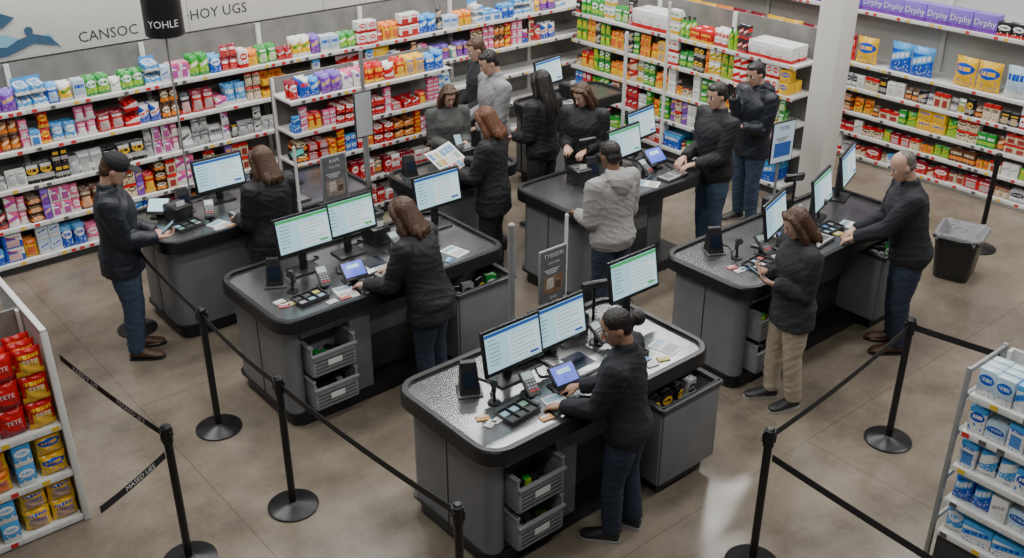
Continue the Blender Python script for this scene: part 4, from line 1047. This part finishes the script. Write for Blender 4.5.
Mw, a = person((2.38, 7.74), -25, 1.78, 'man in black cap and jacket holding a phone', SKIN[0], h_brown, 'short', c_black4, c_jean, c_boot,
       (.07, .30, 1.07), (-.09, .28, 1.05), hp=28, cap=True, coat=.02, bulk=1.22, palmR=(-.3, 0, 1), palmL=(.3, 0, 1))
phone(Mw, (-.01, .38, 1.11), -50, -115)
person((3.55, 7.38), 98, 1.66, 'brown-haired woman in long black coat at the till', SKIN[0], h_brown, 'long', c_black, c_blackp, c_shoe,
       (.15, .28, 1.0), (-.15, .28, 1.0), hp=22, female=True, coat=.1, bulk=1.25)
person((3.9, 5.6), 116, 1.68, 'brown-haired woman in black jacket leaning over the till', SKIN[0], h_brown, 'long', c_black, c_jeand, c_shoe,
       (.12, .4, .99), (-.2, .44, .99), lean=14, hp=28, female=True, coat=.02, bulk=1.34)
person((3.88, 3.53), 120, 1.65, 'dark-haired woman with a bun using the till', SKIN[1], h_dark, 'bun', c_black2, c_jeand, c_shoe,
       (.10, .34, .99), (-.14, .38, .98), lean=5, hp=22, hy=28, female=True, vox=.006, step=-.03, bulk=1.18)
Mw, a = person((5.92, 3.8), 152, 1.66, 'brown-haired woman in khaki trousers looking at an item', SKIN[0], h_brown, 'long', c_black3, c_khaki, c_shoe,
       (.06, .23, 1.14), (-.08, .22, 1.1), hp=30, female=True, coat=.03, step=.03, bulk=1.18, palmR=(-.4, 0, 1), palmL=(.4, 0, 1))
phone(Mw, (-.01, .33, 1.17), -50, 60)
person((7.34, 3.7), 132, 1.78, 'man with short grey hair leaning over the till', SKIN[0], h_grey, 'bald', c_black2, c_jeand, c_boot,
       (.16, .42, 1.0), (-.04, .48, 1.0), lean=11, hp=26, hy=12, bulk=1.32)
person((7.55, 5.93), 165, 1.78, 'short-haired man in black sweater and jeans at the till', SKIN[0], h_dark, 'short', c_black, c_jean, c_shoe,
       (.08, .30, 1.06), (-.12, .32, 1.06), lean=1, hp=14, bulk=1.25)
Mw, a = person((8.5, 6.22), 170, 1.76, 'man in black hooded jacket holding a phone up', SKIN[0], h_dark, 'short', c_black4, c_jean, c_shoe,
       (.06, .26, 1.42), (-.12, .28, 1.15), hp=20, coat=.02, palmR=(-.6, -.5, .3), bulk=1.22, hood=True)
phone(Mw, (.02, .32, 1.5), -20, 80)
person((5.74, 5.52), 88, 1.7, 'person in light grey hoodie and dark jeans at till', SKIN[2], h_dark, 'short', c_greyj, c_jeand, c_shoe,
       (.15, .27, 1.03), (-.15, .27, 1.03), lean=3, hp=18, hood=True, bulk=1.34)
person((6.6, 8.15), 165, 1.82, 'dark-haired man in grey long-sleeved shirt looking down', SKIN[0], h_dark, 'short', c_greysh, c_blackp, c_shoe,
       (.12, .28, 1.08), (-.14, .28, 1.05), hp=28, bulk=1.14)
person((6.72, 7.52), 100, 1.7, 'person with very long black hair and black jacket', SKIN[0], h_dark, 'verylong', c_black, c_blackp, c_shoe,
       (.16, .24, 1.0), (-.16, .24, 1.0), hp=12, female=True, bulk=1.2)
person((6.86, 7.05), -150, 1.68, 'brown-haired woman in black jacket looking down', SKIN[0], h_brown, 'long', c_black, c_jeand, c_shoe,
       (.1, .25, 1.07), (-.1, .25, 1.05), hp=30, hy=-20, female=True, bulk=1.14)
person((6.86, 8.7), 160, 1.8, 'short-haired man in black jacket looking down', SKIN[0], h_brown, 'short', c_black3, c_blackp, c_shoe,
       (.14, .28, 1.0), (-.14, .28, 1.0), hp=25, bulk=1.12)
Mw, a = person((5.98, 8.15), -110, 1.58, 'young woman in grey vest looking down behind the till', SKIN[0], h_brown, 'long', c_olive, c_blackp, c_shoe,
       (.1, .26, 1.02), (-.1, .26, 1.02), hp=30, female=True, bulk=1.08)
phone(Mw, (0, .35, 1.08), -50, -20)
Mw, a = person((5.62, 6.98), 120, 1.68, 'auburn-haired woman in black coat reading an open magazine', SKIN[0], h_aub, 'long', c_black, c_blackp, c_shoe,
       (.12, .34, 1.08), (-.2, .34, 1.08), hp=28, female=True, coat=.06, bulk=1.22)
g = G()
for sd in (-1, 1):
    X = Matrix.Rotation(rad(-sd*9), 4, 'Y')
    g.box((sd*.105, 0, .0), (.21, .29, .006), m_paper, X=X)
    for i in range(9):
        g.box((sd*(.04+.06*(i % 3)), -.1+.09*(i//3), .0045), (.05, .075, .001), MC['card_%d' % RN.randrange(6)], X=X)
o = root('magazine_open', 'open colourful flyer magazine held in both hands', 'magazine', Mw @ Vector((-.03, .46, 1.12)), 0, mesh=g.mesh('magazine'))
o.rotation_euler = (rad(35), 0, rad(20))

# ------------------------------------------------------------ light and camera
wd = bpy.data.worlds.new('world'); SC.world = wd; wd.use_nodes = True
bg = wd.node_tree.nodes['Background']; bg.inputs[0].default_value = (.85, .9, .95, 1); bg.inputs[1].default_value = .1
for i, s in enumerate((1.5, 4.6, 7.7, 10.2)):
    for j, t in enumerate((1.2, 4.3, 7.2, 9.0)):
        ld = bpy.data.lights.new('ceiling_lamp', 'AREA'); ld.shape = 'RECTANGLE'; ld.size = 1.8; ld.size_y = .45
        ld.energy = (100 if i == 3 else 110) if (j == 3 or i == 3) else 65
        ld.color = (1, .985, .95)
        lo = bpy.data.objects.new('ceiling_lamp', ld); lo.location = (s, t, 5.6); COL.objects.link(lo)
cd = bpy.data.cameras.new('camera'); cd.lens = 36; cd.sensor_width = 36; cd.clip_start = .05
co = bpy.data.objects.new('camera', cd); co.location = (0, 0, 4.5); co.rotation_euler = (rad(63), 0, rad(-40)); COL.objects.link(co)
SC.camera = co
print('products', NPROD[0])
